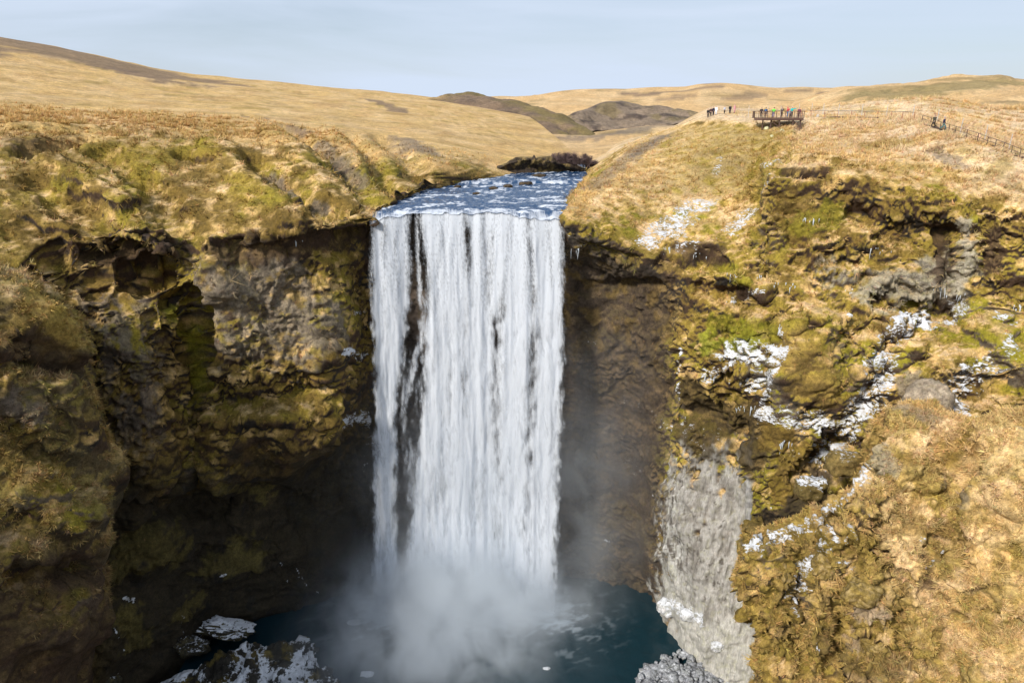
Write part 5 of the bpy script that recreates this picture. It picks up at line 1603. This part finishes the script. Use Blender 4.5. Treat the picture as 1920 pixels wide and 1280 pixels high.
def person(loc, yaw, pose, jacket, trousers, label, group, hood=None, pack=None, coat=False, hat=None, size=1.0, hair=True):
    m = person_meshes(pose)
    root = empty('person', loc, yaw)
    root.scale = (size, size, size)
    tag(root, label, 'person', group)
    def add(nm, me, mat):
        o = bpy.data.objects.new(nm, me)
        COL.objects.link(o)
        o.parent = root
        if len(me.materials) == 0:
            me.materials.append(mat)
        o.material_slots[0].link = 'OBJECT'
        o.material_slots[0].material = mat
    add('body', m['body'], M_SKIN)
    add('jacket', m['jacket'], cloth(jacket))
    add('trousers', m['trousers'], cloth(trousers))
    for b in m['boots']:
        add('boot', b, cloth((0.03, 0.025, 0.02)))
    if coat:
        add('coat', m['coat'], cloth(jacket))
    if hood is not None:
        add('hood', m['hood'], cloth(hood))
    elif hat is not None:
        add('hat', m['hair'], cloth(hat))
    elif hair:
        add('hair', m['hair'], M_HAIR)
    if pack is not None:
        add('backpack', m['backpack'], cloth(pack))
BLACK, NAVY, WHITE_, PINK = (0.015, 0.015, 0.02), (0.02, 0.025, 0.06), (0.72, 0.74, 0.78), (0.72, 0.36, 0.38)
GD = 'people on the viewing platform'
def deck_at(px, ly):
    y = DY + ly
    return (at(px, 217, y)[0], y, DZ + 0.03)
PI = math.pi
person(deck_at(1427, -.6), -.2, 'rail', BLACK, BLACK, 'person all in black leaning on the end rail of the platform', GD)
person(deck_at(1435, -.9), PI - .5, 'stand', NAVY, (0.05, 0.03, 0.04), 'person in navy wearing a blue backpack on the platform', GD, pack=(0.05, 0.16, 0.36))
person(deck_at(1450, -1.2), PI, 'rail', (0.16, 0.75, 0.07), (0.16, 0.15, 0.28), 'person in a bright lime green jacket on the platform', GD)
person(deck_at(1465, 0.2), .2, 'photo', (0.17, 0.15, 0.13), (0.03, 0.025, 0.02), 'person in a grey-brown jacket and dark trousers on the platform', GD, size=1.05)
person(deck_at(1476, 0.4), 1.2, 'photo', (0.62, 0.02, 0.07), (0.04, 0.12, 0.28), 'person in a crimson hooded jacket and blue jeans on the platform', GD, hood=(0.62, 0.02, 0.07), size=1.08)
person(deck_at(1484, 0.1), .1, 'point', (0.02, 0.52, 0.48), (0.05, 0.045, 0.05), 'person in a turquoise jacket pointing from the platform', GD, hat=(0.55, 0.52, 0.55), size=1.08)
person(deck_at(1480.5, -.4), .4, 'stand', (0.42, 0.44, 0.48), (0.12, 0.10, 0.10), 'smaller person in pale grey between the crimson and turquoise jackets', GD, size=.82)
person(deck_at(1497.5, 1.5), -.8, 'stand', (0.16, 0.04, 0.08), (0.08, 0.03, 0.04), 'person in dark maroon at the landward corner of the platform', GD)
GP = 'people standing on the golden slope'
def land_at(px, Y):
    x = at(px, 214, Y)[0]
    return (x, Y, (ground_z([RT.obj], x, Y) or 73) - 0.02)
for px, Y, yaw, pose, jk, tr, lab, kw in (
    (1327.5, 150, .3, 'stand', BLACK, BLACK, 'person dressed in black at the end of the group of four', {}),
    (1332.5, 150.4, -.3, 'stand', (0.05, 0.02, 0.025), BLACK, 'person in black with a dusky pink scarf in the group of four', dict(hood=(0.35, .16, .17))),
    (1337, 150.8, .5, 'stand', NAVY, NAVY, 'person in a navy jacket beside the white-clad one', {}),
    (1342.3, 151, -.6, 'stand', WHITE_, (0.66, 0.68, 0.72), 'person dressed all in white in the group of four', dict(coat=True, hood=WHITE_)),
    (1358, 153, .4, 'stand', (0.55, 0.58, 0.66), BLACK, 'person in a white top bending between the group and the black coat', dict(size=.85)),
    (1368, 153, .1, 'stand', BLACK, BLACK, 'person in a long black coat standing alone', dict(coat=True)),
    (1376.5, 153.5, .6, 'stand', PINK, (0.6, 0.3, 0.32), 'person in a long pink coat carrying a black backpack', dict(coat=True, pack=BLACK, hat=(.55, .3, .3)))):
    person(land_at(px, Y), yaw, pose, jk, tr, lab, GP, **kw)
GW = 'people walking on the hillside steps'
for px, py, yaw, jk, tr, lab, kw in (
    (1753, 242, -1.2, (0.05, 0.045, 0.03), (0.03, 0.025, 0.02), 'walker in a dark olive hooded coat on the steps', dict(hood=(0.05, 0.045, 0.03), coat=True)),
    (1771, 247, 1.3, (0.02, 0.02, 0.06), (0.05, 0.16, 0.17), 'walker in a navy jacket and teal trousers with a pale cap', dict(hat=(.4, .42, .45)))):
    q = land_pt(px, py) + Vector((0, 0.5, 0))
    q.z = (ground_z(LAND, q.x, q.y) or q.z) + 0.1
    person(tuple(q), yaw, 'walk', jk, tr, lab, GW, **kw)
